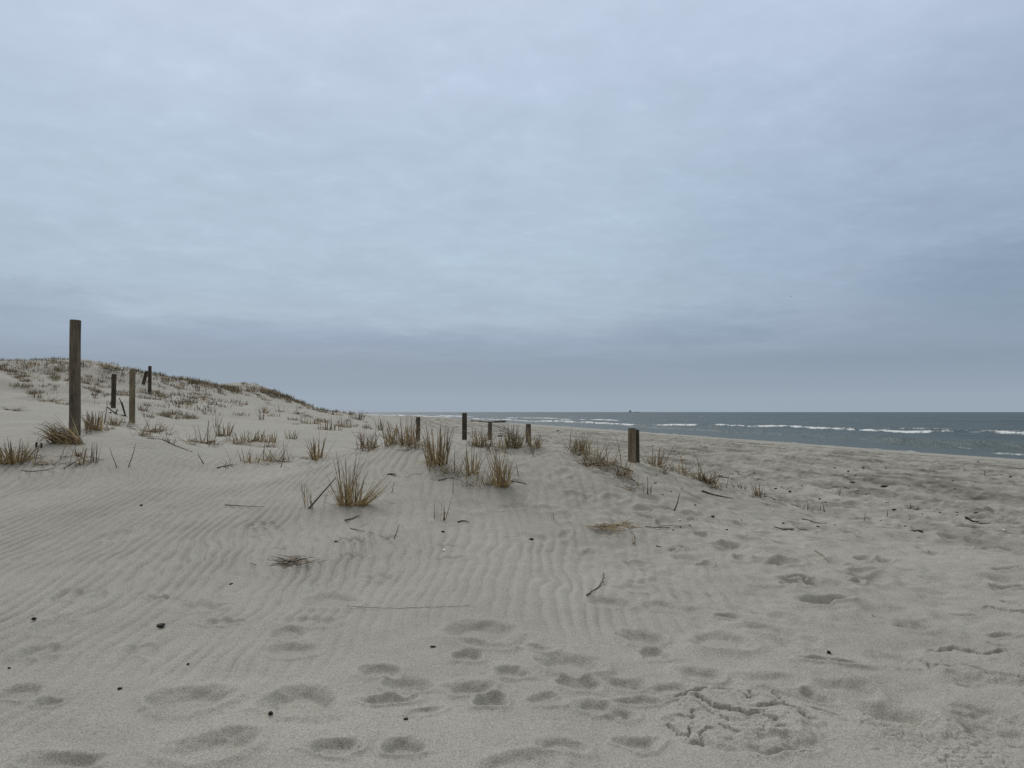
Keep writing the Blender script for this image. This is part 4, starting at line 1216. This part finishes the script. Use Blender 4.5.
# the right of the view is a darker, more violet deck
rt = mapr(nt, math_n(nt, 'ADD', sp.outputs[0], math_n(nt, 'MULTIPLY', math_n(nt, 'SUBTRACT', n_big, .5), .45)), .05, .62)
rt = math_n(nt, 'MULTIPLY', rt, mapr(nt, zw, .60, .22)); rt = math_n(nt, 'MULTIPLY', rt, mapr(nt, zw, .03, .13))
col = mixc(nt, 'MULTIPLY', rt, col, (.77, .785, .815))
def blob(cx, cz, rx, rz, colr, amt):
    """a darker cloud bank centred on a direction"""
    global col
    dx = math_n(nt, 'DIVIDE', math_n(nt, 'SUBTRACT', math_n(nt, 'ADD', sp.outputs[0], math_n(nt, 'MULTIPLY', math_n(nt, 'SUBTRACT', n_mid, .5), .16)), cx), rx)
    dz = math_n(nt, 'DIVIDE', math_n(nt, 'SUBTRACT', math_n(nt, 'ADD', sp.outputs[2], math_n(nt, 'MULTIPLY', math_n(nt, 'SUBTRACT', n_fin, .5), .035)), cz), rz)
    r2 = math_n(nt, 'ADD', math_n(nt, 'MULTIPLY', dx, dx), math_n(nt, 'MULTIPLY', dz, dz))
    f = math_n(nt, 'MULTIPLY', mapr(nt, r2, 1.0, .0), amt)
    front = mapr(nt, sp.outputs[1], .0, .3)
    f = math_n(nt, 'MULTIPLY', f, front)
    col = mixc(nt, 'MULTIPLY', f, col, colr)
blob(-.58, .128, .16, .028, (.86, .865, .885), .8)      # violet bank low at left
blob(-.30, .095, .34, .026, (.92, .92, .96), .7)
blob(.02, .092, .30, .020, (.95, .95, .97), .7)
blob(.24, .112, .14, .034, (.88, .895, .92), .9)      # lump right of centre
blob(.56, .150, .16, .060, (.82, .87, .89), .9)       # grey patch at right
blob(.40, .20, .30, .10, (.94, .94, .97), .8)
# texture of the deck
bk = math_n(nt, 'MULTIPLY', mapr(nt, sp.outputs[1], .25, -.35), .85)
col = mixc(nt, 'MIX', bk, col, lin(184,183,180))
tex = ramp(nt, n_mid, [(.32, g1(.965)), (.5, g1(1.0)), (.68, g1(1.042))])
tex2 = ramp(nt, n_fin, [(.34, g1(.97)), (.50, g1(.998)), (.58, g1(1.01)), (.70, (1.06, 1.053, 1.045))])
vis = mapr(nt, zw, .04, .2)
col = mixc(nt, 'MULTIPLY', vis, col, tex); col = mixc(nt, 'MULTIPLY', vis, col, tex2)
tex3 = ramp(nt, n_big, [(.35, (.97, .972, .98)), (.65, (1.02, 1.02, 1.015))])
col = mixc(nt, 'MULTIPLY', vis, col, tex3)
# thin breaks of the blue sky behind the cloud
gain = N(nt, 'ShaderNodeVectorMath', operation='SCALE'); nt.links.new(col, gain.inputs[0]); gain.inputs['Scale'].default_value = SK/BG
fin = mixc(nt, 'MIX', .975, sky.outputs[0], gain.outputs[0])
nt.links.new(fin, bg.inputs[0])
sun = bpy.data.lights.new('sun', 'SUN'); sun.energy = 1.7; sun.angle = math.radians(26); sun.color = (1, .97, .93)
so = bpy.data.objects.new('sun', sun); COL.objects.link(so)
import mathutils
dirv = mathutils.Vector((math.sin(SUN_AZ)*math.cos(SUN_EL), math.cos(SUN_AZ)*math.cos(SUN_EL), math.sin(SUN_EL)))
so.rotation_euler = dirv.to_track_quat('Z', 'Y').to_euler()
so.location = (0, 0, 60)

# ------------------------------------------------------------------ camera
cam = bpy.data.cameras.new('camera'); cam.sensor_width = 36; cam.lens = 36*F/1024
cam.clip_start = .1; cam.clip_end = 100000
co = bpy.data.objects.new('camera', cam); COL.objects.link(co)
co.location = (0, 0, EYE); co.rotation_euler = (PI/2+TH, 0, 0)
scene.camera = co
scene.view_settings.view_transform = 'Standard'; scene.view_settings.look = 'None'
scene.view_settings.exposure = 0; scene.view_settings.gamma = 1
scene.render.resolution_x = 1024; scene.render.resolution_y = 768
scene.cycles.max_bounces = 6; scene.cycles.sample_clamp_direct = 3.0
scene.cycles.use_denoising = False
